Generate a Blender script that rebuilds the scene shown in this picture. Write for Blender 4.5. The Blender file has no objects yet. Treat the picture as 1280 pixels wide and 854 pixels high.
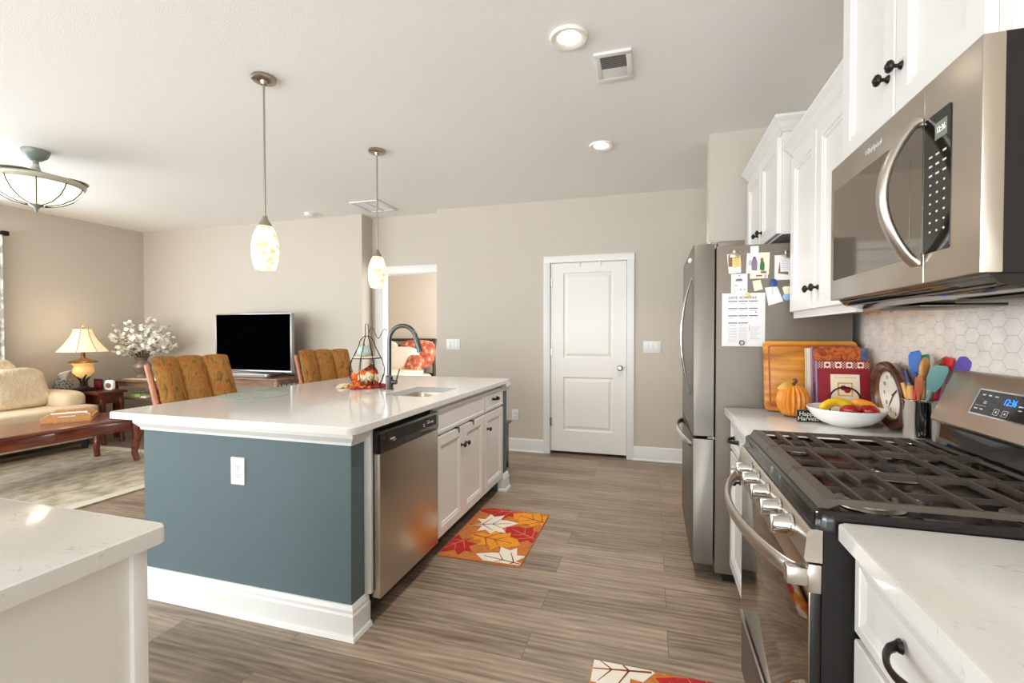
import bpy, bmesh, math, random
from mathutils import Vector, Matrix
R = math.radians
random.seed(7)
SC = bpy.context.scene
COL = SC.collection

# ------------------------------------------------------------------ camera, world, light, exposure
cam_data = bpy.data.cameras.new('camera')
cam = bpy.data.objects.new('camera', cam_data)
COL.objects.link(cam)
cam.location = (0, 0, 1.2916)
cam.rotation_euler = (math.pi / 2 - 0.0167, 0, 0.2901)
cam_data.sensor_fit = 'HORIZONTAL'
cam_data.sensor_width = 36
cam_data.lens = 36 * 585.6 / 1280
cam_data.clip_start = 0.02
SC.camera = cam

world = bpy.data.worlds.new('world')
SC.world = world
world.use_nodes = True
world.node_tree.nodes['Background'].inputs[0].default_value = (0.86, 0.93, 1.0, 1)
world.node_tree.nodes['Background'].inputs[1].default_value = 1.0

SC.view_settings.view_transform = 'Standard'
SC.view_settings.look = 'None'
SC.view_settings.gamma = 1
SC.view_settings.use_curve_mapping = False
SC.view_settings.exposure = 0.18
SC.cycles.max_bounces = 10
SC.cycles.diffuse_bounces = 6
SC.cycles.glossy_bounces = 5
SC.cycles.transmission_bounces = 6
SC.cycles.sample_clamp_indirect = 6
SC.cycles.caustics_reflective = False
SC.cycles.caustics_refractive = False
SC.cycles.use_denoising = True

def area_light(name, loc, rot, sx, sy, power, color):
    d = bpy.data.lights.new(name, 'AREA')
    d.shape = 'RECTANGLE'; d.size = sx; d.size_y = sy; d.energy = power; d.color = color
    o = bpy.data.objects.new(name, d); COL.objects.link(o)
    o.location = loc; o.rotation_euler = rot
    return o
# daylight area lights at the living room windows and assumed rear and dining windows
area_light('daylight_rear', (-2.2, -5.9, 1.35), (R(90), 0, 0), 6.0, 2.2, 150, (0.84, 0.93, 1.0))
area_light('ceiling_fill', (-2.2, -5.7, 0.35), (R(145), 0, 0), 6.0, 0.9, 340, (0.86, 0.94, 1.0))  # fill light added low at the rear, aimed up to brighten the ceiling
area_light('daylight_living', (-6.86, 1.75, 1.45), (R(90), 0, R(-90)), 2.3, 1.9, 90, (0.84, 0.93, 1.0))
area_light('daylight_living_rear', (-6.86, -1.2, 1.45), (R(90), 0, R(-90)), 2.0, 1.9, 90, (0.84, 0.93, 1.0))
area_light('daylight_dining', (-6.86, -4.0, 1.45), (R(90), 0, R(-90)), 2.0, 1.9, 130, (0.84, 0.93, 1.0))
area_light('bedroom_fill', (-1.6, 6.2, 1.5), (R(90), 0, R(90)), 1.4, 1.5, 60, (0.95, 0.96, 0.96))  # added fill brightening the bedroom; no window is built there

# ------------------------------------------------------------------ materials
def lin(c):
    out = []
    for v in c:
        v = v / 255.0
        out.append(v / 12.92 if v <= 0.04045 else ((v + 0.055) / 1.055) ** 2.4)
    return tuple(out) + (1.0,)

def base_mat(name):
    m = bpy.data.materials.new(name); m.use_nodes = True
    nt = m.node_tree
    return m, nt, nt.nodes['Principled BSDF']

def pmat(name, rgb, rough=0.5, metal=0.0, bump=0.0, bscale=80, spec=None, var=0.0, vscale=6, emit=None, estr=0, trans=0, coat=0, stretch=None):
    m, nt, b = base_mat(name)
    b.inputs['Base Color'].default_value = lin(rgb)
    b.inputs['Roughness'].default_value = rough
    b.inputs['Metallic'].default_value = metal
    if spec is not None: b.inputs['Specular IOR Level'].default_value = spec
    if coat: b.inputs['Coat Weight'].default_value = coat; b.inputs['Coat Roughness'].default_value = 0.08
    if trans: b.inputs['Transmission Weight'].default_value = trans
    if emit: b.inputs['Emission Color'].default_value = lin(emit); b.inputs['Emission Strength'].default_value = estr
    N, L = nt.nodes, nt.links
    tc = None
    if bump or var:
        tc = N.new('ShaderNodeTexCoord'); mp = N.new('ShaderNodeMapping')
        L.new(tc.outputs['Object'], mp.inputs[0])
        if stretch: mp.inputs['Scale'].default_value = stretch
    if bump:
        n = N.new('ShaderNodeTexNoise'); n.inputs['Scale'].default_value = bscale; n.inputs['Detail'].default_value = 4
        L.new(mp.outputs[0], n.inputs['Vector'])
        bp = N.new('ShaderNodeBump'); bp.inputs['Strength'].default_value = bump; bp.inputs['Distance'].default_value = 0.01
        L.new(n.outputs[0], bp.inputs['Height']); L.new(bp.outputs[0], b.inputs['Normal'])
    if var:
        n2 = N.new('ShaderNodeTexNoise'); n2.inputs['Scale'].default_value = vscale; n2.inputs['Detail'].default_value = 5
        L.new(mp.outputs[0], n2.inputs['Vector'])
        mx = N.new('ShaderNodeMix'); mx.data_type = 'RGBA'
        mx.inputs[6].default_value = lin([max(0, c * (1 - var)) for c in rgb]); mx.inputs[7].default_value = lin([min(255, c * (1 + var)) for c in rgb])
        cr = N.new('ShaderNodeMapRange'); cr.inputs[1].default_value = 0.3; cr.inputs[2].default_value = 0.7
        L.new(n2.outputs[0], cr.inputs[0]); L.new(cr.outputs[0], mx.inputs[0]); L.new(mx.outputs[2], b.inputs['Base Color'])
    return m

def ramp_mat(name, stops, scale, stretch=(1, 1, 1), rough=0.5, detail=5, distort=0.0, bump=0.0, coat=0, rot=(0, 0, 0), kind='noise'):
    m, nt, b = base_mat(name); N, L = nt.nodes, nt.links
    tc = N.new('ShaderNodeTexCoord'); mp = N.new('ShaderNodeMapping'); L.new(tc.outputs['Object'], mp.inputs[0])
    mp.inputs['Scale'].default_value = stretch; mp.inputs['Rotation'].default_value = rot
    if kind == 'noise':
        n = N.new('ShaderNodeTexNoise'); n.inputs['Scale'].default_value = scale; n.inputs['Detail'].default_value = detail; n.inputs['Distortion'].default_value = distort
        out = n.outputs[0]
    elif kind == 'wave':
        n = N.new('ShaderNodeTexWave'); n.inputs['Scale'].default_value = scale; n.inputs['Detail'].default_value = detail; n.inputs['Distortion'].default_value = distort
        out = n.outputs['Fac']
    else:
        n = N.new('ShaderNodeTexVoronoi'); n.inputs['Scale'].default_value = scale
        out = n.outputs['Color']
    L.new(mp.outputs[0], n.inputs['Vector'])
    cr = N.new('ShaderNodeValToRGB')
    e = cr.color_ramp.elements
    while len(e) > 1: e.remove(e[0])
    e[0].position = stops[0][0]; e[0].color = lin(stops[0][1])
    for p, c in stops[1:]:
        k = e.new(p); k.color = lin(c)
    L.new(out, cr.inputs[0]); L.new(cr.outputs[0], b.inputs['Base Color'])
    b.inputs['Roughness'].default_value = rough
    if coat: b.inputs['Coat Weight'].default_value = coat; b.inputs['Coat Roughness'].default_value = 0.1
    if bump:
        bp = N.new('ShaderNodeBump'); bp.inputs['Strength'].default_value = bump; bp.inputs['Distance'].default_value = 0.01
        L.new(out, bp.inputs['Height']); L.new(bp.outputs[0], b.inputs['Normal'])
    return m

def floor_mat():
    m, nt, b = base_mat('plank_floor'); N, L = nt.nodes, nt.links
    tc = N.new('ShaderNodeTexCoord')
    br = N.new('ShaderNodeTexBrick'); L.new(tc.outputs['Object'], br.inputs['Vector'])
    br.inputs['Scale'].default_value = 1; br.inputs['Brick Width'].default_value = 1.52; br.inputs['Row Height'].default_value = 0.178
    br.inputs['Mortar Size'].default_value = 0.001; br.inputs['Mortar Smooth'].default_value = 0.0
    br.offset = 0.37; br.offset_frequency = 2
    br.inputs['Color1'].default_value = (0, 0, 0, 1); br.inputs['Color2'].default_value = (1, 1, 1, 1); br.inputs['Mortar'].default_value = (0.5, 0.5, 0.5, 1)
    sep = N.new('ShaderNodeVectorMath'); sep.operation = 'SCALE'; sep.inputs[3].default_value = 9.0
    L.new(br.outputs['Color'], sep.inputs[0])
    ad = N.new('ShaderNodeVectorMath'); ad.operation = 'ADD'; L.new(tc.outputs['Object'], ad.inputs[0]); L.new(sep.outputs[0], ad.inputs[1])
    mp = N.new('ShaderNodeMapping'); mp.inputs['Scale'].default_value = (1.1, 10, 1); L.new(ad.outputs[0], mp.inputs[0])
    n = N.new('ShaderNodeTexNoise'); n.inputs['Scale'].default_value = 2.6; n.inputs['Detail'].default_value = 8; n.inputs['Roughness'].default_value = 0.58; n.inputs['Distortion'].default_value = 0.8
    L.new(mp.outputs[0], n.inputs['Vector'])
    mp2 = N.new('ShaderNodeMapping'); mp2.inputs['Scale'].default_value = (0.7, 6.0, 1); L.new(ad.outputs[0], mp2.inputs[0])
    w = N.new('ShaderNodeTexWave'); w.bands_direction = 'Y'; w.inputs['Scale'].default_value = 1.6; w.inputs['Distortion'].default_value = 7; w.inputs['Detail'].default_value = 3; w.inputs['Detail Scale'].default_value = 1.4
    L.new(mp2.outputs[0], w.inputs['Vector'])
    # fac = .62*noise + .2*wave + .25*plank
    def math_(op, a, bv):
        k = N.new('ShaderNodeMath'); k.operation = op; L.new(a, k.inputs[0])
        if isinstance(bv, float): k.inputs[1].default_value = bv
        else: L.new(bv, k.inputs[1])
        return k.outputs[0]
    rgb = N.new('ShaderNodeRGBToBW'); L.new(br.outputs['Color'], rgb.inputs[0])
    f = math_('ADD', math_('ADD', math_('MULTIPLY', n.outputs[0], 0.75), math_('MULTIPLY', w.outputs['Fac'], 0.13)), math_('MULTIPLY', rgb.outputs[0], 0.2))
    cr = N.new('ShaderNodeValToRGB'); e = cr.color_ramp.elements
    e[0].position = 0.30; e[0].color = lin((102, 86, 71)); e[1].position = 0.80; e[1].color = lin((180, 160, 139))
    k = e.new(0.46); k.color = lin((132, 114, 97)); k = e.new(0.6); k.color = lin((154, 135, 116))
    L.new(f, cr.inputs[0])
    mx = N.new('ShaderNodeMix'); mx.data_type = 'RGBA'; L.new(br.outputs['Fac'], mx.inputs[0]); L.new(cr.outputs[0], mx.inputs[6]); mx.inputs[7].default_value = lin((84, 71, 60))
    L.new(mx.outputs[2], b.inputs['Base Color'])
    b.inputs['Roughness'].default_value = 0.38
    bp = N.new('ShaderNodeBump'); bp.inputs['Strength'].default_value = 0.12; bp.inputs['Distance'].default_value = 0.004
    L.new(n.outputs[0], bp.inputs['Height']); L.new(bp.outputs[0], b.inputs['Normal'])
    return m

def quartz_mat():
    m, nt, b = base_mat('white_quartz'); N, L = nt.nodes, nt.links
    tc = N.new('ShaderNodeTexCoord')
    mp = N.new('ShaderNodeMapping'); mp.inputs['Rotation'].default_value = (0, 0, 0.7); mp.inputs['Scale'].default_value = (1, 2.4, 1); L.new(tc.outputs['Object'], mp.inputs[0])
    n = N.new('ShaderNodeTexNoise'); n.inputs['Scale'].default_value = 14; n.inputs['Detail'].default_value = 7; n.inputs['Distortion'].default_value = 0.4; L.new(mp.outputs[0], n.inputs['Vector'])
    def mm(op, a, v):
        k = N.new('ShaderNodeMath'); k.operation = op; L.new(a, k.inputs[0])
        if isinstance(v, float): k.inputs[1].default_value = v
        else: L.new(v, k.inputs[1])
        return k.outputs[0]
    v = mm('ABSOLUTE', mm('SUBTRACT', n.outputs[0], 0.5), 0.0)
    mr = N.new('ShaderNodeMapRange'); mr.inputs[1].default_value = 0.0; mr.inputs[2].default_value = 0.014; mr.inputs[3].default_value = 1; mr.inputs[4].default_value = 0; L.new(v, mr.inputs[0])
    n2 = N.new('ShaderNodeTexNoise'); n2.inputs['Scale'].default_value = 13; n2.inputs['Detail'].default_value = 4; L.new(tc.outputs['Object'], n2.inputs['Vector'])
    mr2 = N.new('ShaderNodeMapRange'); mr2.inputs[1].default_value = 0.56; mr2.inputs[2].default_value = 0.68; L.new(n2.outputs[0], mr2.inputs[0])
    f = mm('MULTIPLY', mm('MULTIPLY', mr.outputs[0], mr2.outputs[0]), 0.75)
    n3 = N.new('ShaderNodeTexNoise'); n3.inputs['Scale'].default_value = 60; n3.inputs['Detail'].default_value = 3; L.new(tc.outputs['Object'], n3.inputs['Vector'])
    mr3 = N.new('ShaderNodeMapRange'); mr3.inputs[1].default_value = 0.64; mr3.inputs[2].default_value = 0.76; mr3.inputs[4].default_value = 0.28; L.new(n3.outputs[0], mr3.inputs[0])
    g = mm('MAXIMUM', f, mr3.outputs[0])
    mx = N.new('ShaderNodeMix'); mx.data_type = 'RGBA'; L.new(g, mx.inputs[0]); mx.inputs[6].default_value = lin((224, 221, 216)); mx.inputs[7].default_value = lin((140, 138, 134))
    L.new(mx.outputs[2], b.inputs['Base Color'])
    b.inputs['Roughness'].default_value = 0.1
    return m

def steel_mat(name, rgb, rough, axis=2):
    m, nt, b = base_mat(name); N, L = nt.nodes, nt.links
    tc = N.new('ShaderNodeTexCoord'); mp = N.new('ShaderNodeMapping'); L.new(tc.outputs['Object'], mp.inputs[0])
    s = [400, 400, 400]; s[axis] = 3; mp.inputs['Scale'].default_value = s
    n = N.new('ShaderNodeTexNoise'); n.inputs['Scale'].default_value = 1; n.inputs['Detail'].default_value = 3; L.new(mp.outputs[0], n.inputs['Vector'])
    mr = N.new('ShaderNodeMapRange'); mr.inputs[3].default_value = rough - 0.02; mr.inputs[4].default_value = rough + 0.03; L.new(n.outputs[0], mr.inputs[0])
    L.new(mr.outputs[0], b.inputs['Roughness'])
    b.inputs['Base Color'].default_value = lin(rgb); b.inputs['Metallic'].default_value = 1
    return m

M = {}
M['wall'] = pmat('greige_wall_paint', (202, 192, 179), 0.8, bump=0.08, bscale=260)
M['ceiling'] = pmat('white_ceiling_paint', (246, 245, 242), 0.9, bump=0.15, bscale=160)
M['bedwall'] = pmat('cream_wall_paint', (226, 217, 204), 0.85)
M['trim'] = pmat('white_gloss_trim', (226, 225, 221), 0.35)
M['door'] = pmat('white_door_paint', (236, 232, 225), 0.38)
M['floor'] = floor_mat()
M['cab'] = pmat('white_cabinet_paint', (226, 223, 218), 0.35)
M['cab_in'] = pmat('cabinet_shadow_gap', (120, 112, 104), 0.6)
M['cab_wood'] = ramp_mat('cabinet_underside_wood', [(0.3, (196, 140, 66)), (0.7, (222, 168, 88))], 4, (2, 14, 14), 0.5)
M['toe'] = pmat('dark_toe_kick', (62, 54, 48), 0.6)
M['blue'] = pmat('slate_blue_paint', (83, 100, 103), 0.6, bump=0.25, bscale=320)
M['quartz'] = quartz_mat()
M['steel'] = steel_mat('brushed_steel', (196, 188, 178), 0.3)
M['steel_h'] = steel_mat('brushed_steel_horizontal', (200, 190, 178), 0.28, 1)
M['steel_dark'] = steel_mat('dark_brushed_steel', (122, 116, 107), 0.4)
M['steel_soft'] = steel_mat('satin_steel', (212, 204, 192), 0.42, 1)
M['chrome'] = pmat('polished_steel', (205, 202, 198), 0.1, 1)
M['nickel'] = pmat('brushed_nickel', (176, 166, 152), 0.28, 1)
M['fridge_side'] = pmat('grey_brown_fridge_side', (122, 112, 101), 0.45, 0.35, bump=0.1, bscale=500)
M['bronze'] = pmat('dark_bronze', (52, 46, 43), 0.38, 0.85)
M['gunmetal'] = pmat('gunmetal_faucet', (92, 92, 92), 0.28, 0.9)
M['black'] = pmat('black_enamel', (28, 25, 22), 0.36, spec=0.35)
M['black_side'] = pmat('black_painted_steel', (36, 33, 30), 0.5, bump=0.1, bscale=400, spec=0.2)
M['black_glass'] = pmat('black_glass', (27, 24, 22), 0.08, spec=0.5)
M['mirror_glass'] = pmat('dark_mirror_glass', (146, 138, 128), 0.06, 1.0)
M['black_gloss'] = pmat('glossy_black_cooktop', (22, 19, 17), 0.14)
M['iron'] = pmat('cast_iron', (94, 85, 77), 0.4, 0.55, bump=0.1, bscale=300)
M['burner'] = pmat('burner_cap', (44, 38, 36), 0.5)
M['alum'] = pmat('cast_aluminium', (190, 182, 172), 0.35, 0.9)
M['white_plastic'] = pmat('white_plastic', (228, 227, 223), 0.35)
M['white_ceramic'] = pmat('white_ceramic', (244, 243, 240), 0.12)
M['slot'] = pmat('dark_slot', (60, 58, 55), 0.6)
M['grille'] = pmat('grey_grille', (150, 140, 130), 0.6)
M['tile'] = pmat('white_marble_tile', (238, 229, 219), 0.25, var=0.05, vscale=14)
M['grout'] = pmat('beige_grout', (205, 190, 175), 0.8)
M['cherry'] = ramp_mat('cherry_wood', [(0.3, (84, 36, 24)), (0.7, (132, 64, 42))], 3, (12, 1.5, 12), 0.25, coat=0.4)
M['cherry_x'] = ramp_mat('cherry_wood_dark', [(0.3, (78, 34, 24)), (0.7, (116, 56, 38))], 3, (2, 12, 12), 0.3)
M['brown_wood'] = ramp_mat('brown_wood', [(0.3, (104, 74, 52)), (0.7, (146, 108, 80))], 3, (1.5, 12, 12), 0.4)
M['oak'] = ramp_mat('orange_oak', [(0.3, (124, 64, 20)), (0.7, (180, 100, 40))], 4, (14, 14, 2), 0.42)
M['bamboo'] = ramp_mat('striped_acacia', [(0.3, (140, 82, 22)), (0.5, (192, 124, 40)), (0.7, (222, 158, 66))], 3.0, (1.2, 6, 11), 0.35, distort=0.3)
M['light_wood'] = ramp_mat('light_wood', [(0.3, (186, 126, 70)), (0.7, (216, 160, 100))], 5, (2, 14, 14), 0.45)
M['handle_wood'] = ramp_mat('utensil_wood', [(0.3, (196, 136, 62)), (0.7, (224, 172, 98))], 5, (14, 14, 2), 0.4)
M['sofa'] = pmat('cream_upholstery', (222, 200, 168), 0.9, bump=0.4, bscale=30)
M['pillow'] = ramp_mat('crinkled_cream_cloth', [(0.3, (212, 190, 156)), (0.7, (232, 213, 182))], 5, (2, 7, 4), 0.85, distort=1.2, bump=1.0)
M['chair_cloth'] = ramp_mat('autumn_jacquard', [(0.3, (112, 78, 34)), (0.42, (148, 102, 44)), (0.5, (172, 126, 60)), (0.57, (160, 104, 44)), (0.67, (186, 98, 38)), (0.76, (140, 88, 36))], 22, (1, 1.8, 0.6), 0.85, distort=0.5, bump=0.25, rot=(0.6, 0, 0))
M['rug'] = ramp_mat('faded_beige_rug', [(0.32, (160, 148, 126)), (0.5, (190, 179, 156)), (0.66, (212, 202, 182))], 9, (1.3, 0.9, 1), 0.95, detail=12, bump=0.4)
M['rug_edge'] = pmat('rug_border', (214, 203, 183), 0.95)
M['screen'] = pmat('black_tv_screen', (2, 2, 3), 0.9, spec=0.0)
M['tv_frame'] = pmat('silver_tv_frame', (160, 158, 154), 0.3, 0.9)
M['paper'] = pmat('white_paper', (224, 223, 222), 0.7)
M['cream_paper'] = pmat('cream_paper', (236, 222, 196), 0.7)
M['yellow_paper'] = pmat('yellow_paper', (236, 200, 128), 0.7)
M['ink'] = pmat('grey_ink', (104, 104, 108), 0.7)
M['ink_light'] = pmat('pale_ink', (178, 178, 184), 0.7)
M['ink_dark'] = pmat('dark_ink', (52, 52, 56), 0.7)
M['ink_purple'] = pmat('purple_ink', (128, 112, 138), 0.7)
M['green'] = pmat('green_print', (42, 110, 66), 0.6)
M['brown_print'] = pmat('brown_print', (130, 92, 66), 0.6)
M['blue_plastic'] = pmat('blue_plastic', (34, 62, 132), 0.4)
M['sky_blue'] = pmat('light_blue_plastic', (138, 172, 214), 0.4)
M['pumpkin'] = ramp_mat('orange_pumpkin', [(0.3, (206, 120, 30)), (0.7, (230, 156, 60))], 6, (1, 1, 1), 0.35)
M['stem'] = pmat('brown_stem', (92, 64, 40), 0.7)
M['gold_leaf'] = pmat('gold_leaf', (214, 166, 74), 0.5)
M['red_book'] = pmat('dark_red_cover', (142, 22, 38), 0.45)
M['cream_book'] = pmat('cream_cover', (236, 222, 196), 0.5)
M['food_photo'] = ramp_mat('autumn_food_photo', [(0.25, (60, 26, 16)), (0.42, (150, 62, 20)), (0.55, (206, 104, 36)), (0.7, (70, 34, 24))], 26, (1, 1, 1), 0.4, distort=1)
M['blue_cover'] = ramp_mat('blue_grey_cover', [(0.35, (84, 92, 128)), (0.6, (128, 134, 166))], 22, (1, 1, 1), 0.4)
M['lilac'] = pmat('lilac_spine', (146, 136, 190), 0.5)
M['page'] = pmat('book_pages', (238, 230, 214), 0.8)
M['black_wire'] = pmat('black_wire', (34, 32, 31), 0.5, 0.6)
M['banana'] = pmat('yellow_fruit', (232, 192, 36), 0.45)
M['apple'] = pmat('red_fruit', (158, 28, 28), 0.25)
M['orange_fruit'] = pmat('orange_squash', (232, 150, 40), 0.45)
M['clock_wood'] = ramp_mat('dark_clock_wood', [(0.3, (58, 30, 22)), (0.7, (92, 52, 38))], 5, (4, 4, 4), 0.25, coat=0.3)
M['clock_face'] = pmat('clock_dial', (232, 226, 214), 0.5)
M['teal'] = pmat('teal_silicone', (98, 140, 134), 0.5)
M['blue_si'] = pmat('blue_silicone', (24, 92, 168), 0.45)
M['navy'] = pmat('navy_handle', (44, 52, 92), 0.45)
M['green_si'] = pmat('green_silicone', (40, 150, 96), 0.45)
M['red_si'] = pmat('red_plastic', (196, 24, 30), 0.35)
M['purple_si'] = pmat('purple_plastic', (92, 72, 158), 0.4)
M['rust'] = pmat('rust_wood', (168, 84, 44), 0.5)
M['grey_si'] = pmat('grey_handle', (120, 112, 104), 0.45)
M['mint'] = pmat('mint_glaze', (192, 214, 204), 0.35)
M['placemat'] = ramp_mat('grey_green_weave', [(0.3, (128, 138, 126)), (0.7, (190, 196, 184))], 120, (1, 1, 1), 0.9, bump=0.4)
M['mat_base'] = pmat('tan_mat_pile', (206, 124, 58), 0.95, bump=0.6, bscale=300, var=0.08, vscale=60)
M['mat_red'] = pmat('red_leaf_pile', (188, 40, 38), 0.95, bump=0.6, bscale=300, var=0.1, vscale=60)
M['mat_orange'] = pmat('orange_leaf_pile', (246, 156, 40), 0.95, bump=0.6, bscale=300, var=0.08, vscale=60)
M['mat_white'] = pmat('ivory_leaf_pile', (246, 238, 220), 0.95, bump=0.6, bscale=300)
M['mat_vein'] = pmat('brown_vein_pile', (138, 66, 34), 0.95)
M['mat_pink'] = pmat('rose_vein_pile', (222, 122, 84), 0.95)
M['leaf_red'] = pmat('red_silk_leaf', (156, 28, 30), 0.6)
M['leaf_orange'] = pmat('orange_silk_leaf', (226, 108, 30), 0.6)
M['leaf_yellow'] = pmat('yellow_silk_leaf', (232, 188, 60), 0.6)
M['leaf_cream'] = pmat('cream_silk_leaf', (236, 220, 184), 0.6)
M['leaf_brown'] = pmat('brown_silk_leaf', (124, 54, 34), 0.6)
M['petal'] = pmat('white_petals', (244, 240, 228), 0.7)
M['twig'] = pmat('brown_twig', (104, 86, 62), 0.8)
M['foliage'] = pmat('dull_green_leaf', (122, 124, 84), 0.7)
M['vase'] = ramp_mat('antique_bronze_vase', [(0.3, (112, 90, 78)), (0.7, (176, 156, 142))], 14, (1, 1, 1), 0.35)
M['vase'].node_tree.nodes['Principled BSDF'].inputs['Metallic'].default_value = 0.4
M['dark_metal'] = pmat('dark_lamp_metal', (60, 50, 42), 0.45, 0.6)
M['brass_brown'] = pmat('brown_bronze', (124, 84, 48), 0.4, 0.5)
M['amber'] = pmat('amber_glass', (232, 190, 120), 0.25, emit=(255, 206, 130), estr=0.3)
M['lampshade'] = pmat('lit_lampshade', (240, 224, 190), 0.8, emit=(255, 222, 165), estr=0.4)
M['tissue_box'] = ramp_mat('patterned_box', [(0.45, (70, 74, 72)), (0.5, (190, 196, 190))], 60, (1, 1, 1), 0.5)
M['tissue'] = pmat('white_tissue', (246, 246, 244), 0.9)
M['magazine'] = pmat('green_magazine', (168, 192, 112), 0.4)
M['pewter'] = pmat('pewter_fixture', (130, 136, 128), 0.45, 0.3)
M['cream_metal'] = pmat('aged_cream_metal', (190, 188, 172), 0.45, 0.2)
M['bowl_glass'] = pmat('lit_fan_bowl', (250, 246, 226), 0.4, emit=(255, 250, 225), estr=0.9)
M['led'] = pmat('lit_diffuser', (255, 252, 244), 0.5, emit=(255, 247, 232), estr=12)
M['led_glow'] = pmat('white_light_trim', (246, 243, 236), 0.5)
M['display_blue'] = pmat('blue_digits', (40, 110, 255), 0.5, emit=(50, 140, 255), estr=1.6)
M['display_pale'] = pmat('pale_digits', (200, 215, 210), 0.5, emit=(210, 225, 220), estr=0.6)
M['lcd'] = pmat('grey_lcd', (128, 128, 120), 0.3)
M['print_white'] = pmat('white_print', (222, 220, 214), 0.5)
M['curtain'] = ramp_mat('white_grey_curtain', [(0.42, (178, 178, 172)), (0.58, (238, 237, 232))], 18, (1, 1, 1), 0.9)
M['bed_red'] = ramp_mat('red_floral_cloth', [(0.4, (190, 84, 66)), (0.55, (210, 126, 96)), (0.66, (236, 206, 170))], 12, (1, 1, 1), 0.85)
M['bed_cream'] = pmat('cream_bedding', (240, 226, 200), 0.9, bump=0.3, bscale=40)
M['bed_blush'] = pmat('blush_white_pillow', (244, 232, 222), 0.9)
M['bed_dark'] = pmat('dark_bed_frame', (74, 62, 54), 0.45)

def speckle_glass():
    m, nt, b = base_mat('lit_mosaic_glass'); N, L = nt.nodes, nt.links
    tc = N.new('ShaderNodeTexCoord')
    v = N.new('ShaderNodeTexVoronoi'); v.inputs['Scale'].default_value = 95; L.new(tc.outputs['Object'], v.inputs['Vector'])
    n = N.new('ShaderNodeTexNoise'); n.inputs['Scale'].default_value = 30; n.inputs['Detail'].default_value = 3; L.new(tc.outputs['Object'], n.inputs['Vector'])
    cr = N.new('ShaderNodeValToRGB'); e = cr.color_ramp.elements
    e[0].position = 0.40; e[0].color = lin((216, 188, 130)); e[1].position = 0.52; e[1].color = lin((255, 250, 230))
    L.new(n.outputs[0], cr.inputs[0])
    L.new(cr.outputs[0], b.inputs['Base Color']); L.new(cr.outputs[0], b.inputs['Emission Color']); b.inputs['Emission Strength'].default_value = 0.8
    b.inputs['Roughness'].default_value = 0.2
    return m
M['mosaic'] = speckle_glass()

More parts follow.
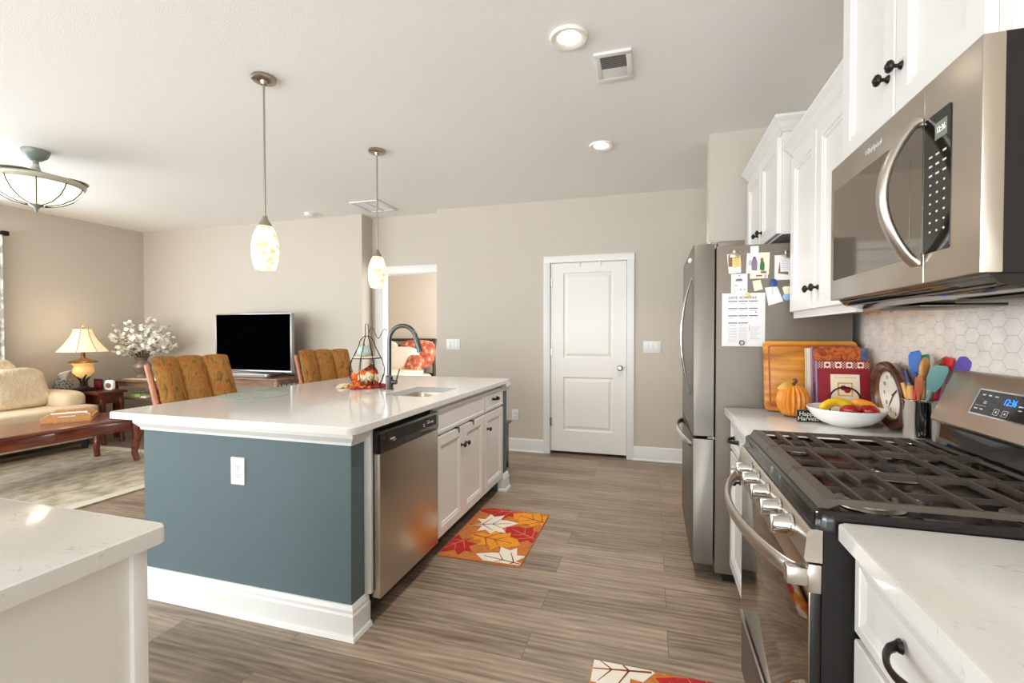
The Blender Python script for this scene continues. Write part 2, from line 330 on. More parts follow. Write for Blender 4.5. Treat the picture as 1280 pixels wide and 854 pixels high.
# ------------------------------------------------------------------ mesh builder
class MB:
    def __init__(s):
        s.v = []; s.f = []; s.mi = []; s.m = 0
    def take(s, t):
        bmesh.ops.recalc_face_normals(t, faces=t.faces[:])
        n = len(s.v); t.verts.index_update()
        s.v += [x.co.copy() for x in t.verts]
        for f in t.faces:
            s.f.append([n + x.index for x in f.verts]); s.mi.append(s.m)
        t.free(); return s
    def box(s, x0, x1, y0, y1, z0, z1, b=0.0, seg=2, rot=None, piv=None):
        t = bmesh.new()
        vs = [t.verts.new((x, y, z)) for x in (x0, x1) for y in (y0, y1) for z in (z0, z1)]
        for q in ((0, 1, 3, 2), (4, 6, 7, 5), (0, 4, 5, 1), (2, 3, 7, 6), (0, 2, 6, 4), (1, 5, 7, 3)): t.faces.new([vs[i] for i in q])
        if b: bmesh.ops.bevel(t, geom=t.edges[:], offset=b, segments=seg, affect='EDGES', profile=0.5)
        if rot is not None:
            c = Vector(piv) if piv else Vector(((x0 + x1) / 2, (y0 + y1) / 2, (z0 + z1) / 2))
            for v in t.verts: v.co = c + rot @ (v.co - c)
        return s.take(t)
    def cyl(s, p0, p1, r0, r1=None, seg=20, caps=True):
        r1 = r0 if r1 is None else r1
        return s.tube([p0, p1], [r0, r1], seg, caps=caps)
    def tube(s, pts, r, seg=10, closed=False, caps=True, flat=None):
        pts = [Vector(p) for p in pts]; n = len(pts)
        rr = r if isinstance(r, (list, tuple)) else [r] * n
        t = bmesh.new(); rings = []; up = None
        for i, p in enumerate(pts):
            if closed: d = pts[(i + 1) % n] - pts[i - 1]
            else: d = pts[min(i + 1, n - 1)] - pts[max(i - 1, 0)]
            d.normalize()
            if up is None:
                up = Vector((0, 0, 1)) if abs(d.z) < 0.9 else Vector((1, 0, 0))
            up = (up - d * up.dot(d))
            if up.length < 1e-6: up = d.orthogonal()
            up.normalize(); sd = d.cross(up)
            ring = []
            for k in range(seg):
                a = 2 * math.pi * k / seg
                ca, sa = math.cos(a) * rr[i], math.sin(a) * rr[i]
                if flat: ca *= flat[0]; sa *= flat[1]
                ring.append(t.verts.new(p + up * ca + sd * sa))
            rings.append(ring)
        m = n if closed else n - 1
        for i in range(m):
            a, b2 = rings[i], rings[(i + 1) % n]
            for k in range(seg): t.faces.new((a[k], a[(k + 1) % seg], b2[(k + 1) % seg], b2[k]))
        if caps and not closed:
            t.faces.new(rings[0][::-1]); t.faces.new(rings[-1])
        return s.take(t)
    def lathe(s, prof, c=(0, 0, 0), seg=28, axis='Z', lobes=0, amp=0.0, close=False):
        t = bmesh.new(); rings = []; c = Vector(c)
        for r, z in prof:
            if r < 1e-5:
                p = [0, 0, z]
                rings.append([t.verts.new(c + s._ax(p, axis))]); continue
            ring = []
            for k in range(seg):
                a = 2 * math.pi * k / seg
                q = r * (1 + amp * abs(math.cos(lobes * a / 2)) - amp) if lobes else r
                ring.append(t.verts.new(c + s._ax([q * math.cos(a), q * math.sin(a), z], axis)))
            rings.append(ring)
        pr = list(zip(rings, rings[1:])) + ([(rings[-1], rings[0])] if close else [])
        for a, b2 in pr:
            if len(a) == 1 and len(b2) == 1: continue
            for k in range(seg):
                j = (k + 1) % seg
                if len(a) == 1: t.faces.new((a[0], b2[j], b2[k]))
                elif len(b2) == 1: t.faces.new((a[k], a[j], b2[0]))
                else: t.faces.new((a[k], a[j], b2[j], b2[k]))
        return s.take(t)
    @staticmethod
    def _ax(p, axis):
        x, y, z = p
        if axis == 'Z': return Vector((x, y, z))
        if axis == 'X': return Vector((z, x, y))
        if axis == '-X': return Vector((-z, x, y))
        if axis == 'Y': return Vector((x, z, y))
        if axis == '-Y': return Vector((x, -z, y))
        if axis == '-Z': return Vector((x, y, -z))
    def ball(s, c, r, seg=18, rings=10, rot=None):
        r = (r, r, r) if not isinstance(r, (tuple, list)) else r
        t = bmesh.new(); bmesh.ops.create_uvsphere(t, u_segments=seg, v_segments=rings, radius=1)
        for v in t.verts:
            p = Vector((v.co.x * r[0], v.co.y * r[1], v.co.z * r[2]))
            v.co = Vector(c) + (rot @ p if rot is not None else p)
        return s.take(t)
    def pillowbox(s, c, d, e=0.45, seg=20, rot=None):
        """superellipsoid cushion: centre, full sizes, corner exponent"""
        t = bmesh.new(); bmesh.ops.create_uvsphere(t, u_segments=seg * 2, v_segments=seg, radius=1)
        f = lambda v, q: math.copysign(abs(v) ** q, v)
        for v in t.verts:
            x, y, z = v.co
            rxy = math.hypot(x, y); th = math.atan2(y, x); ph = math.atan2(z, rxy)
            cx = f(math.cos(ph), e) * f(math.cos(th), e); cy = f(math.cos(ph), e) * f(math.sin(th), e); cz = f(math.sin(ph), e)
            p = Vector((cx * d[0] / 2, cy * d[1] / 2, cz * d[2] / 2))
            v.co = Vector(c) + (rot @ p if rot is not None else p)
        return s.take(t)
    def prism(s, poly, o, u, v, n, h, b=0.0):
        """polygon (a, b) in plane o + a*u + b*v, extruded h along n"""
        o, u, v, n = Vector(o), Vector(u), Vector(v), Vector(n)
        t = bmesh.new()
        lo = [t.verts.new(o + u * a + v * c) for a, c in poly]
        hi = [t.verts.new(o + u * a + v * c + n * h) for a, c in poly]
        t.faces.new(lo[::-1]); top = t.faces.new(hi); k = len(poly)
        for i in range(k): t.faces.new((lo[i], lo[(i + 1) % k], hi[(i + 1) % k], hi[i]))
        if b:
            bmesh.ops.bevel(t, geom=list(top.edges), offset=b, segments=2, affect='EDGES', profile=0.5)
        return s.take(t)
    def poly(s, pts):
        t = bmesh.new(); t.faces.new([t.verts.new(p) for p in pts]); return s.take(t)
    def surf(s, fn, nu, nv, cu=False, cv=False, thick=0.0):
        t = bmesh.new()
        g = [[t.verts.new(fn(i / nu, j / nv)) for j in range(nv if cv else nv + 1)] for i in range(nu if cu else nu + 1)]
        fs = []
        for i in range(nu):
            for j in range(nv):
                a = g[i]; b2 = g[(i + 1) % len(g)]; j2 = (j + 1) % len(a)
                fs.append(t.faces.new((a[j], b2[j], b2[j2], a[j2])))
        if thick:
            bmesh.ops.recalc_face_normals(t, faces=t.faces[:])
            bmesh.ops.solidify(t, geom=t.faces[:], thickness=thick)
        return s.take(t)
    def panel(s, o, u, v, n, w, h, t_, panels, prof):
        """door slab: back-lower corner o, width w along u, height h along v, thickness t_ along n; each panel (x0,y0,x1,y1)
        is moulded by prof [(inset, depth), ...]"""
        o, u, v, n = Vector(o), Vector(u), Vector(v), Vector(n)
        t = bmesh.new()
        P = lambda x, y, d: t.verts.new(o + u * x + v * y + n * d)
        c = 0.003
        xs = sorted({0 + c, w - c} | {p[0] for p in panels} | {p[2] for p in panels})
        ys = sorted({0 + c, h - c} | {p[1] for p in panels} | {p[3] for p in panels})
        for x0, x1 in zip(xs, xs[1:]):
            for y0, y1 in zip(ys, ys[1:]):
                mx, my = (x0 + x1) / 2, (y0 + y1) / 2
                if any(p[0] < mx < p[2] and p[1] < my < p[3] for p in panels): continue
                t.faces.new([P(x0, y0, t_), P(x1, y0, t_), P(x1, y1, t_), P(x0, y1, t_)])
        for (a0, b0, a1, b1) in panels:
            prev = [P(a0, b0, t_), P(a1, b0, t_), P(a1, b1, t_), P(a0, b1, t_)]
            for ins, dep in prof:
                cur = [P(a0 + ins, b0 + ins, t_ + dep), P(a1 - ins, b0 + ins, t_ + dep), P(a1 - ins, b1 - ins, t_ + dep), P(a0 + ins, b1 - ins, t_ + dep)]
                for k in range(4): t.faces.new((prev[k], prev[(k + 1) % 4], cur[(k + 1) % 4], cur[k]))
                prev = cur
            t.faces.new(prev)
        rings = []
        for ins, d in ((0, 0), (0, t_ - c), (c, t_)):
            rings.append([P(ins, ins, d), P(w - ins, ins, d), P(w - ins, h - ins, d), P(ins, h - ins, d)])
        for a, b2 in zip(rings, rings[1:]):
            for k in range(4): t.faces.new((a[k], a[(k + 1) % 4], b2[(k + 1) % 4], b2[k]))
        t.faces.new(rings[0][::-1])
        bmesh.ops.remove_doubles(t, verts=t.verts[:], dist=1e-5)
        return s.take(t)
    def build(s, name, mats, parent=None, smooth=40, local=False):
        if not isinstance(mats, (list, tuple)): mats = [mats]
        off = Vector((0, 0, 0)); p = parent
        if not local:
            while p is not None: off += p.location; p = p.parent
        vs = s.v; loc = Vector((0, 0, 0))
        if parent is None and not local:
            lo = [min(v[i] for v in vs) for i in range(3)]; hi = [max(v[i] for v in vs) for i in range(3)]
            loc = Vector(((lo[0] + hi[0]) / 2, (lo[1] + hi[1]) / 2, lo[2])); off = loc
        me = bpy.data.meshes.new(name)
        me.from_pydata([tuple(Vector(v) - off) for v in vs], [], s.f)
        for m in mats: me.materials.append(M[m] if isinstance(m, str) else m)
        me.polygons.foreach_set('material_index', s.mi)
        if smooth:
            me.polygons.foreach_set('use_smooth', [True] * len(me.polygons))
            me.set_sharp_from_angle(angle=R(smooth))
        me.update()
        o = bpy.data.objects.new(name, me); COL.objects.link(o)
        o.location = loc
        if parent is not None: o.parent = parent
        return o

def tag(o, label, cat, group=None, kind=None):
    o['label'] = label; o['category'] = cat
    if group: o['group'] = group
    if kind: o['kind'] = kind
    return o
def struct(o, label, cat):
    o['kind'] = 'structure'; o['label'] = label; o['category'] = cat
    return o
def thing(name, label, cat, loc=(0, 0, 0), group=None):
    o = bpy.data.objects.new(name, None); COL.objects.link(o)
    o.location = loc; o.empty_display_size = 0.05
    return tag(o, label, cat, group)
def copy_tree(o, parent=None):
    c = o.copy(); COL.objects.link(c)
    if parent is not None: c.parent = parent
    for ch in list(o.children): copy_tree(ch, c)
    return c
def lettering(body, size, o, u, v, mat, parent, name='lettering', extrude=0.0004, align='CENTER', xs=1.0):
    cu = bpy.data.curves.new(name, 'FONT'); cu.body = body; cu.size = size; cu.extrude = extrude
    cu.align_x = align; cu.align_y = 'CENTER'; cu.resolution_u = 3
    t = bpy.data.objects.new(name, cu); COL.objects.link(t)
    bpy.context.view_layer.update()
    me = bpy.data.meshes.new_from_object(t)
    bpy.data.objects.remove(t); 
    u, v = Vector(u).normalized(), Vector(v).normalized(); n = u.cross(v); o = Vector(o)
    off = Vector((0, 0, 0)); p = parent
    while p is not None: off += p.location; p = p.parent
    for q in me.vertices:
        q.co = o + u * q.co.x * xs + v * q.co.y + n * q.co.z - off
    me.materials.clear(); me.materials.append(M[mat]); me.name = name
    ob = bpy.data.objects.new(name, me); COL.objects.link(ob); ob.parent = parent
    return ob
def rrect(x0, y0, x1, y1, r, seg=5):
    pts = []
    for cx, cy, a0 in ((x1 - r, y0 + r, -90), (x1 - r, y1 - r, 0), (x0 + r, y1 - r, 90), (x0 + r, y0 + r, 180)):
        for k in range(seg + 1):
            a = R(a0 + 90 * k / seg); pts.append((cx + r * math.cos(a), cy + r * math.sin(a)))
    return pts
def arc(fn, n): return [fn(i / n) for i in range(n + 1)]
X_, Y_, Z_ = Vector((1, 0, 0)), Vector((0, 1, 0)), Vector((0, 0, 1))
# ------------------------------------------------------------------ room shell
H = 2.72
def wall(name, label, boxes, mat='wall', cat='wall'):
    mb = MB()
    for b in boxes: mb.box(*b)
    return struct(mb.build(name, mat, smooth=0), label, cat)
struct(MB().box(-7.0, 1.06, -6.1, 7.5, -0.1, 0).build('floor', 'floor', smooth=0), 'grey brown wood plank floor running through the open room', 'floor')
struct(MB().box(-7.0, 1.06, -6.1, 7.5, H, H + 0.1).build('ceiling', 'ceiling', smooth=0), 'flat off white ceiling over kitchen and living area', 'ceiling')
wall('wall_right', 'greige wall behind the range and upper cabinets', [(0.962, 1.06, -6.0, 5.05, 0, H)])
wall('wall_right_stub', 'short white lit wall end just past the refrigerator', [(0.387, 0.962, 3.64, 3.77, 0, H)])
wall('wall_back', 'greige back wall with the white two panel door', [(-2.385, -1.06, 4.95, 5.22, 0, H), (-0.235, 0.962, 4.95, 5.22, 0, H), (-1.06, -0.235, 4.95, 5.22, 2.055, H), (-1.06, -0.235, 5.12, 5.22, 0, 2.055)])  # last box: unseen slab added behind the door to block stray sky light
wall('wall_back_living', 'pale greige wall behind the television', [(-6.9, -3.335, 4.88, 5.22, 0, H)])
wall('wall_back_alcove', 'narrow recessed wall around the open bedroom doorway', [(-3.335, -3.2, 5.1, 5.22, 0, H), (-3.2, -2.385, 5.1, 5.22, 2.03, H)])
wall('wall_left', 'greige left wall of the living area behind the sofa',
     [(-7.0, -6.9, 2.9, 4.88, 0, H), (-7.0, -6.9, -0.2, 0.6, 0, H), (-7.0, -6.9, -3.0, -2.2, 0, H), (-7.0, -6.9, -6.0, -5.0, 0, H), (-7.0, -6.9, -5.0, -3.0, 0, 0.5), (-7.0, -6.9, -5.0, -3.0, 2.4, H),
      (-7.0, -6.9, 0.6, 2.9, 0, 0.5), (-7.0, -6.9, 0.6, 2.9, 2.4, H), (-7.0, -6.9, -2.2, -0.2, 0, 0.5), (-7.0, -6.9, -2.2, -0.2, 2.4, H)])
wall('wall_rear', 'greige rear wall with the wide glazed opening', [(-7.0, -5.2, -6.1, -6.0, 0, H), (0.8, 1.06, -6.1, -6.0, 0, H), (-5.2, 0.8, -6.1, -6.0, 2.4, H), (-5.2, 0.8, -6.1, -6.0, 0, 0.25)])
wall('wall_bedroom_back', 'cream bedroom wall seen through the doorway', [(-6.1, -1.5, 7.4, 7.5, 0, H)], 'bedwall')
wall('wall_bedroom_left', 'cream left wall of the bedroom', [(-6.1, -6.0, 5.22, 7.4, 0, H)], 'bedwall')
wall('wall_bedroom_right', 'cream right wall of the bedroom', [(-1.5, -1.4, 5.22, 7.4, 0, H)], 'bedwall')

def base_profile(): return [(0, 0), (0.016, 0), (0.016, 0.1), (0.013, 0.112), (0.013, 0.122), (0.007, 0.136), (0, 0.14)]
def baseboard(name, label, runs):
    mb = MB()
    for (p0, p1, nrm) in runs:
        p0, p1, nrm = Vector(p0), Vector(p1), Vector(nrm)
        d = (p1 - p0)
        mb.prism(base_profile(), p0, nrm, Z_, d.normalized(), d.length)
        mb.prism([(0.016, 0), (0.03, 0), (0.028, 0.01), (0.016, 0.018)], p0, nrm, Z_, d.normalized(), d.length)
    return struct(mb.build(name, 'trim', smooth=18), label, 'baseboard')
baseboard('baseboard_back', 'white baseboard along the back wall beside the door', [((-2.385, 4.95, 0), (-1.113, 4.95, 0), (0, -1, 0)), ((-0.179, 4.95, 0), (0.962, 4.95, 0), (0, -1, 0))])
baseboard('baseboard_back_living', 'white baseboard along the television wall', [((-6.9, 4.88, 0), (-3.335, 4.88, 0), (0, -1, 0))])
baseboard('baseboard_left', 'white baseboard along the left living wall', [((-6.9, -6.0, 0), (-6.9, 4.88, 0), (1, 0, 0))])

# white two panel door, its casing, hinges and knob
mb = MB()
CAS = [(0, 0), (0.066, 0), (0.066, 0.018), (0.05, 0.02), (0.02, 0.014), (0, 0.012)]
for sx, x0 in ((1, -1.053), (-1, -0.239)):
    mb.prism([(a, b) for a, b in CAS], (x0, 4.95, 0), (-sx, 0, 0), (0, -1, 0), Z_, 2.052)
mb.prism(CAS, (-1.119, 4.95, 2.052), Z_, (0, -1, 0), X_, 0.946)
mb.box(-1.06, -1.047, 4.95, 5.08, 0, 2.055); mb.box(-0.246, -0.235, 4.95, 5.08, 0, 2.055); mb.box(-1.047, -0.246, 4.95, 5.08, 2.047, 2.055)
struct(mb.build('trim_1', 'trim'), 'white casing around the closed two panel door', 'door trim')
dr = MB()
RAISED = [(0.003, -0.003), (0.012, -0.011), (0.024, -0.011), (0.05, -0.002)]
dr.panel((-1.044, 5.0, 0.03), X_, Z_, (0, -1, 0), 0.795, 2.014, 0.042, [(0.135, 0.225, 0.66, 0.8), (0.135, 1.0, 0.66, 1.91)], RAISED)
door = struct(dr.build('door_1', 'door', smooth=12), 'closed white two panel interior door in the back wall', 'door')
for z in (0.342, 1.09, 1.84):
    hb = MB(); hb.cyl((-1.049, 4.949, z - 0.045), (-1.049, 4.949, z + 0.045), 0.007); hb.box(-1.047, -1.03, 4.952, 4.957, z - 0.045, z + 0.045)
    hb.build('hinge', 'nickel', door)
kb = MB(); kb.lathe([(0, 0), (0.03, 0), (0.03, 0.006), (0.012, 0.012), (0.012, 0.03), (0.024, 0.038), (0.028, 0.05), (0.022, 0.062), (0, 0.066)], (-0.314, 4.958, 0.935), axis='-Y')
kb.build('door_knob', 'nickel', door)
sb = MB(); sb.box(-0.247, -0.243, 4.952, 4.958, 0.9, 0.965); sb.build('latch_plate', 'bronze', door)
# over-the-door hooks
for i, (x, lb) in enumerate(((-0.738, 'small white hook hanging over the top of the door, nearer the hinges'), (-0.521, 'small white hook hanging over the top of the door, nearer the knob'))):
    hk = MB(); hk.box(x - 0.012, x + 0.012, 4.95, 4.957, 1.995, 2.05, 0.002); hk.box(x - 0.012, x + 0.012, 4.95, 5.0, 2.0445, 2.0465)
    tag(hk.build('door_hook', 'white_plastic'), lb, 'hook', 'hooks over the door')

# cased bedroom opening
mb = MB()
mb.prism([(0, 0), (0.085, 0), (0.085, 0.02), (0.06, 0.022), (0.02, 0.015), (0, 0.013)], (-3.2, 5.1, 0), (-1, 0, 0), (0, -1, 0), Z_, 2.03)
mb.prism([(0, 0), (0.085, 0), (0.085, 0.02), (0.06, 0.022), (0.02, 0.015), (0, 0.013)], (-3.285, 5.1, 2.03), Z_, (0, -1, 0), X_, 0.9)
mb.box(-3.205, -3.19, 5.1, 5.22, 0, 2.03); mb.box(-3.2, -2.385, 5.1, 5.22, 2.02, 2.032)
struct(mb.build('trim_2', 'trim'), 'white casing around the open bedroom doorway', 'door trim')

# windows on the left wall and rear, mostly assumed, area lights stand just inside
def window(n, label, axis, a0, a1, z0, z1, w):
    mb = MB(); t = 0.05
    def bx(p0, p1, q0, q1):
        if axis == 'X': mb.box(w - 0.07, w - 0.02, p0, p1, q0, q1)
        else: mb.box(p0, p1, w - 0.07, w - 0.02, q0, q1)
    bx(a0, a0 + t, z0, z1); bx(a1 - t, a1, z0, z1); bx(a0 + t, a1 - t, z0, z0 + t); bx(a0 + t, a1 - t, z1 - t, z1)
    m = (a0 + a1) / 2; bx(m - t / 2, m + t / 2, z0 + t, z1 - t); h = (z0 + z1) / 2; bx(a0 + t, m - t / 2, h - 0.02, h + 0.02); bx(m + t / 2, a1 - t, h - 0.02, h + 0.02)
    o = struct(mb.build('window_%d' % n, 'trim', smooth=0), label, 'window')
window(1, 'white living room window beside the sofa', 'X', 0.6, 2.9, 0.5, 2.4, -6.9)
window(2, 'white living room window toward the rear', 'X', -2.2, -0.2, 0.5, 2.4, -6.9)
window(3, 'wide white rear window behind the kitchen', 'Y', -5.2, 0.8, 0.25, 2.4, -6.0)
window(4, 'white dining area window on the left wall', 'X', -5.0, -3.0, 0.5, 2.4, -6.9)

# hexagon backsplash
bs = MB(); bs.m = 1; bs.box(0.9545, 0.9617, -0.7, 2.61, 0.914, 1.405); bs.m = 0
hw, hh = 0.076, 0.047; r = 0
z = 0.914 + 0.02; rows = 0
while z < 1.40:
    off = (rows % 2) * (hw * 0.75)
    y = -0.65 + off
    while y < 2.57:
        g = 0.0012
        poly = [(-hw / 2 + g, 0), (-hw / 4, -hh / 2 + g), (hw / 4, -hh / 2 + g), (hw / 2 - g, 0), (hw / 4, hh / 2 - g), (-hw / 4, hh / 2 - g)]
        if z + hh / 2 < 1.405 and z - hh / 2 > 0.905:
            bs.prism([(a, b) for a, b in poly], (0.9545, y, z), Y_, Z_, (-1, 0, 0), 0.003)
        y += hw * 1.5
    z += hh / 2; rows += 1
struct(bs.build('backsplash', ['tile', 'grout'], smooth=0), 'white hexagon marble tile backsplash behind the range', 'backsplash')

# ------------------------------------------------------------------ ceiling fixtures
for (x, y, lb) in ((-0.39, 2.26, 'round recessed ceiling light beside the square vent'), (-0.375, 3.62, 'round recessed ceiling light farther back, nearer the door')):
    t = thing('recessed_light', lb, 'ceiling light', (x, y, H), 'recessed ceiling lights')
    MB().lathe([(0.052, 0.0), (0.0525, -0.004), (0.080, -0.016), (0.088, -0.014), (0.09, 0.0)], (x, y, H)).build('trim_ring', 'led_glow', t)
    MB().lathe([(0, -0.007), (0.05, -0.006), (0.0515, 0.0)], (x, y, H)).build('diffuser', 'led', t)
    d = bpy.data.lights.new('recessed_lamp', 'SPOT'); d.energy = 62; d.color = (1, 0.96, 0.91); d.spot_size = R(112); d.spot_blend = 0.6; d.shadow_soft_size = 0.05
    o = bpy.data.objects.new('recessed_lamp', d); COL.objects.link(o); o.location = (x, y, H - 0.02)
# square exhaust vent
t = thing('ceiling_vent', 'white ceiling vent with half open grey louvers near the recessed light', 'vent', (-0.197, 2.57, H), 'ceiling vents')
x0, x1, y0, y1 = -0.292, -0.105, 2.432, 2.705
mb = MB()
for b in ((x0, x1, y0, y0 + 0.03), (x0, x1, y1 - 0.035, y1), (x0, x0 + 0.028, y0 + 0.03, y1 - 0.035), (x1 - 0.028, x1, y0 + 0.03, y1 - 0.035)): mb.box(b[0], b[1], b[2], b[3], H - 0.012, H, 0.0012)
mb.build('frame', 'white_plastic', t)
MB().box(x0 + 0.02, x1 - 0.02, y0 + 0.02, y1 - 0.02, H - 0.003, H - 0.001).build('backing', 'slot', t)
lv = MB()
for k in range(9):
    y = y0 + 0.037 + k * 0.0125
    lv.box(x0 + 0.03, x1 - 0.03, y - 0.004, y + 0.004, H - 0.0095, H - 0.0075, rot=Matrix.Rotation(R(35), 3, 'X'))
lv.build('open_louvers', 'grille', t)
lv = MB()
for k in range(9):
    y = y0 + 0.15 + k * 0.0098
    lv.box(x0 + 0.028, x1 - 0.028, y - 0.005, y + 0.005, H - 0.0105, H - 0.0085, 0.0005)
lv.build('closed_louvers', 'white_plastic', t)
t = thing('ceiling_vent', 'flat white ceiling return vent near the bedroom doorway', 'vent', (-2.98, 4.6, H), 'ceiling vents')
x0, x1, y0, y1 = -3.16, -2.8, 4.39, 4.81
mb = MB()
for b in ((x0, x1, y0, y0 + 0.03), (x0, x1, y1 - 0.03, y1), (x0, x0 + 0.03, y0 + 0.03, y1 - 0.03), (x1 - 0.03, x1, y0 + 0.03, y1 - 0.03), ((x0 + x1) / 2 - 0.008, (x0 + x1) / 2 + 0.008, y0 + 0.03, y1 - 0.03)): mb.box(b[0], b[1], b[2], b[3], H - 0.014, H, 0.0015)
mb.build('frame', 'white_plastic', t)
lv = MB()
for k in range(24):
    y = y0 + 0.035 + k * 0.0152
    lv.box(x0 + 0.03, x1 - 0.03, y - 0.007, y + 0.007, H - 0.009, H - 0.007, rot=Matrix.Rotation(R(12), 3, 'X'))
lv.build('louvers', 'white_plastic', t)
t = thing('smoke_detector', 'small white round smoke detector on ceiling above the television', 'smoke detector', (-3.89, 4.66, H))
MB().lathe([(0, -0.042), (0.03, -0.042), (0.05, -0.036), (0.055, -0.03)], (-3.89, 4.66, H)).build('cover', 'white_plastic', t)
MB().lathe([(0.055, -0.03), (0.064, -0.022), (0.068, 0.0), (0, 0)], (-3.89, 4.66, H)).build('base', 'white_plastic', t)

# pendants
def pendant():
    t = thing('pendant_lamp', 'mosaic glass pendant lamp nearer the viewer, left above the island', 'pendant lamp', (0, 0, 0), 'pendants above the island')
    MB().lathe([(0, 0), (0.062, 0), (0.064, -0.004), (0.064, -0.016), (0.058, -0.021), (0.02, -0.022), (0.014, -0.04), (0, -0.04)], (0, 0, 0)).build('canopy', 'nickel', t)
    MB().cyl((0, 0, -0.03), (0, 0, -0.78), 0.0055, seg=12).build('rod', 'nickel', t)
    MB().lathe([(0, -0.765), (0.012, -0.77), (0.015, -0.785), (0.036, -0.822), (0.036, -0.828), (0, -0.828)], (0, 0, 0)).build('socket_cap', 'nickel', t)
    g = MB(); g.lathe([(0.034, -0.824), (0.05, -0.85), (0.064, -0.89), (0.07, -0.93), (0.071, -0.97), (0.066, -1.02), (0.054, -1.066), (0.048, -1.07), (0.05, -1.064), (0.062, -1.015), (0.066, -0.96), (0.06, -0.89), (0.03, -0.83)], (0, 0, 0), 32)
    g.build('glass_shade', 'mosaic', t)
    MB().ball((0, 0, -0.92), (0.026, 0.026, 0.035)).build('bulb', 'led_glow', t)
    return t
p1 = pendant(); p2 = copy_tree(p1)
p1.location = (-2.08, 2.13, H); p2.location = (-2.06, 3.22, H)
p2['label'] = 'mosaic glass pendant lamp farther back, over the faucet end of the island'

# retractable fan light
t = thing('ceiling_fan_light', 'bowl shaped glass ceiling light with folded fan blades in the living area', 'ceiling light', (-4.61, 2.46, H))
c = (-4.61, 2.46, H)
MB().lathe([(0, 0), (0.085, 0), (0.085, -0.012), (0.07, -0.05), (0.045, -0.07), (0.03, -0.08), (0, -0.08)], c).build('canopy', 'pewter', t)
MB().cyl((c[0], c[1], H - 0.07), (c[0], c[1], H - 0.15), 0.018).build('stem', 'pewter', t)
MB().lathe([(0.02, -0.11), (0.03, -0.15), (0.05, -0.165), (0.055, -0.175), (0.12, -0.19), (0.125, -0.2), (0.21, -0.215), (0.22, -0.225), (0, -0.225)], c, 40).build('motor_housing', 'cream_metal', t)
MB().lathe([(0.2, -0.215), (0.285, -0.228), (0.295, -0.24), (0.29, -0.258), (0.275, -0.272), (0.26, -0.272), (0.2, -0.23)], c, 48).build('rim', 'cream_metal', t)
MB().lathe([(0.278, -0.262), (0.262, -0.3), (0.22, -0.352), (0.15, -0.398), (0.07, -0.42), (0, -0.424)], c, 48).build('glass_bowl', 'bowl_glass', t)
for k in range(10):
    a = R(36 * k + 8)
    pts = [(c[0] + r * math.cos(a), c[1] + r * math.sin(a), H + z) for r, z in ((0.281, -0.262), (0.265, -0.301), (0.223, -0.355), (0.152, -0.401), (0.1, -0.417), (0.05, -0.425))]
    MB().tube(pts, 0.0036, 6).build('rib', 'dark_metal', t)
f = MB(); f.lathe([(0, -0.415), (0.045, -0.42), (0.04, -0.43), (0.018, -0.442), (0.014, -0.452), (0.006, -0.46), (0.01, -0.468), (0.003, -0.485), (0, -0.49)], c, 20); f.build('finial', 'pewter', t)
for a0 in (20, 140, 260):
    def blade(u, v, a0=a0):
        a = R(a0 + u * 95); r = 0.2 + 0.11 * v * math.sin(math.pi * min(1, u * 1.1 + 0.08)) ** 0.5
        return Vector((c[0] + r * math.cos(a), c[1] + r * math.sin(a), H - 0.208 + 0.004 * math.cos(v * 3)))
    MB().surf(blade, 16, 3, thick=0.004).build('folded_blade', 'cream_metal', t)
# ------------------------------------------------------------------ island
SHAKER = [(0.002, -0.003), (0.014, -0.005), (0.02, -0.011)]
def front(parent, name, x, y0, y1, z0, z1, n, mat='cab', rail=0.055, prof=SHAKER, thick=0.02):
    mb = MB(); w, h = y1 - y0, z1 - z0
    rl = min(rail, h * 0.3)
    mb.panel((x, y0, z0), Y_, Z_, (n, 0, 0), w, h, thick, [(rail, rl, w - rail, h - rl)] if prof else [], prof or [])
    return mb.build(name, mat, parent, smooth=12)
def knob(parent, x, y, z, n):
    mb = MB()
    mb.lathe([(0, 0), (0.011, 0), (0.009, 0.004), (0.005, 0.008), (0.005, 0.016), (0.013, 0.02), (0.016, 0.026), (0.014, 0.031), (0.008, 0.033), (0.005, 0.036), (0, 0.036)], (x, y, z), 14, 'X' if n > 0 else '-X')
    return mb.build('knob', 'bronze', parent)
def pull(parent, x, y, z, n, L=0.1, h=0.03):
    mb = MB(); s = L / 2
    mb.tube(arc(lambda t: (x + n * (0.006 + h * math.sin(math.pi * t) ** 0.6), y - s + L * t, z - 0.004 * math.sin(math.pi * t)), 14), [0.0052 + 0.002 * abs(2 * i / 14 - 1) for i in range(15)], 10, flat=(1.25, 0.8))
    for q in (-s, s):
        mb.lathe([(0, 0), (0.012, 0), (0.01, 0.005), (0.006, 0.009), (0, 0.01)], (x, y + q, z), 12, 'X' if n > 0 else '-X')
    return mb.build('pull_handle', 'bronze', parent)

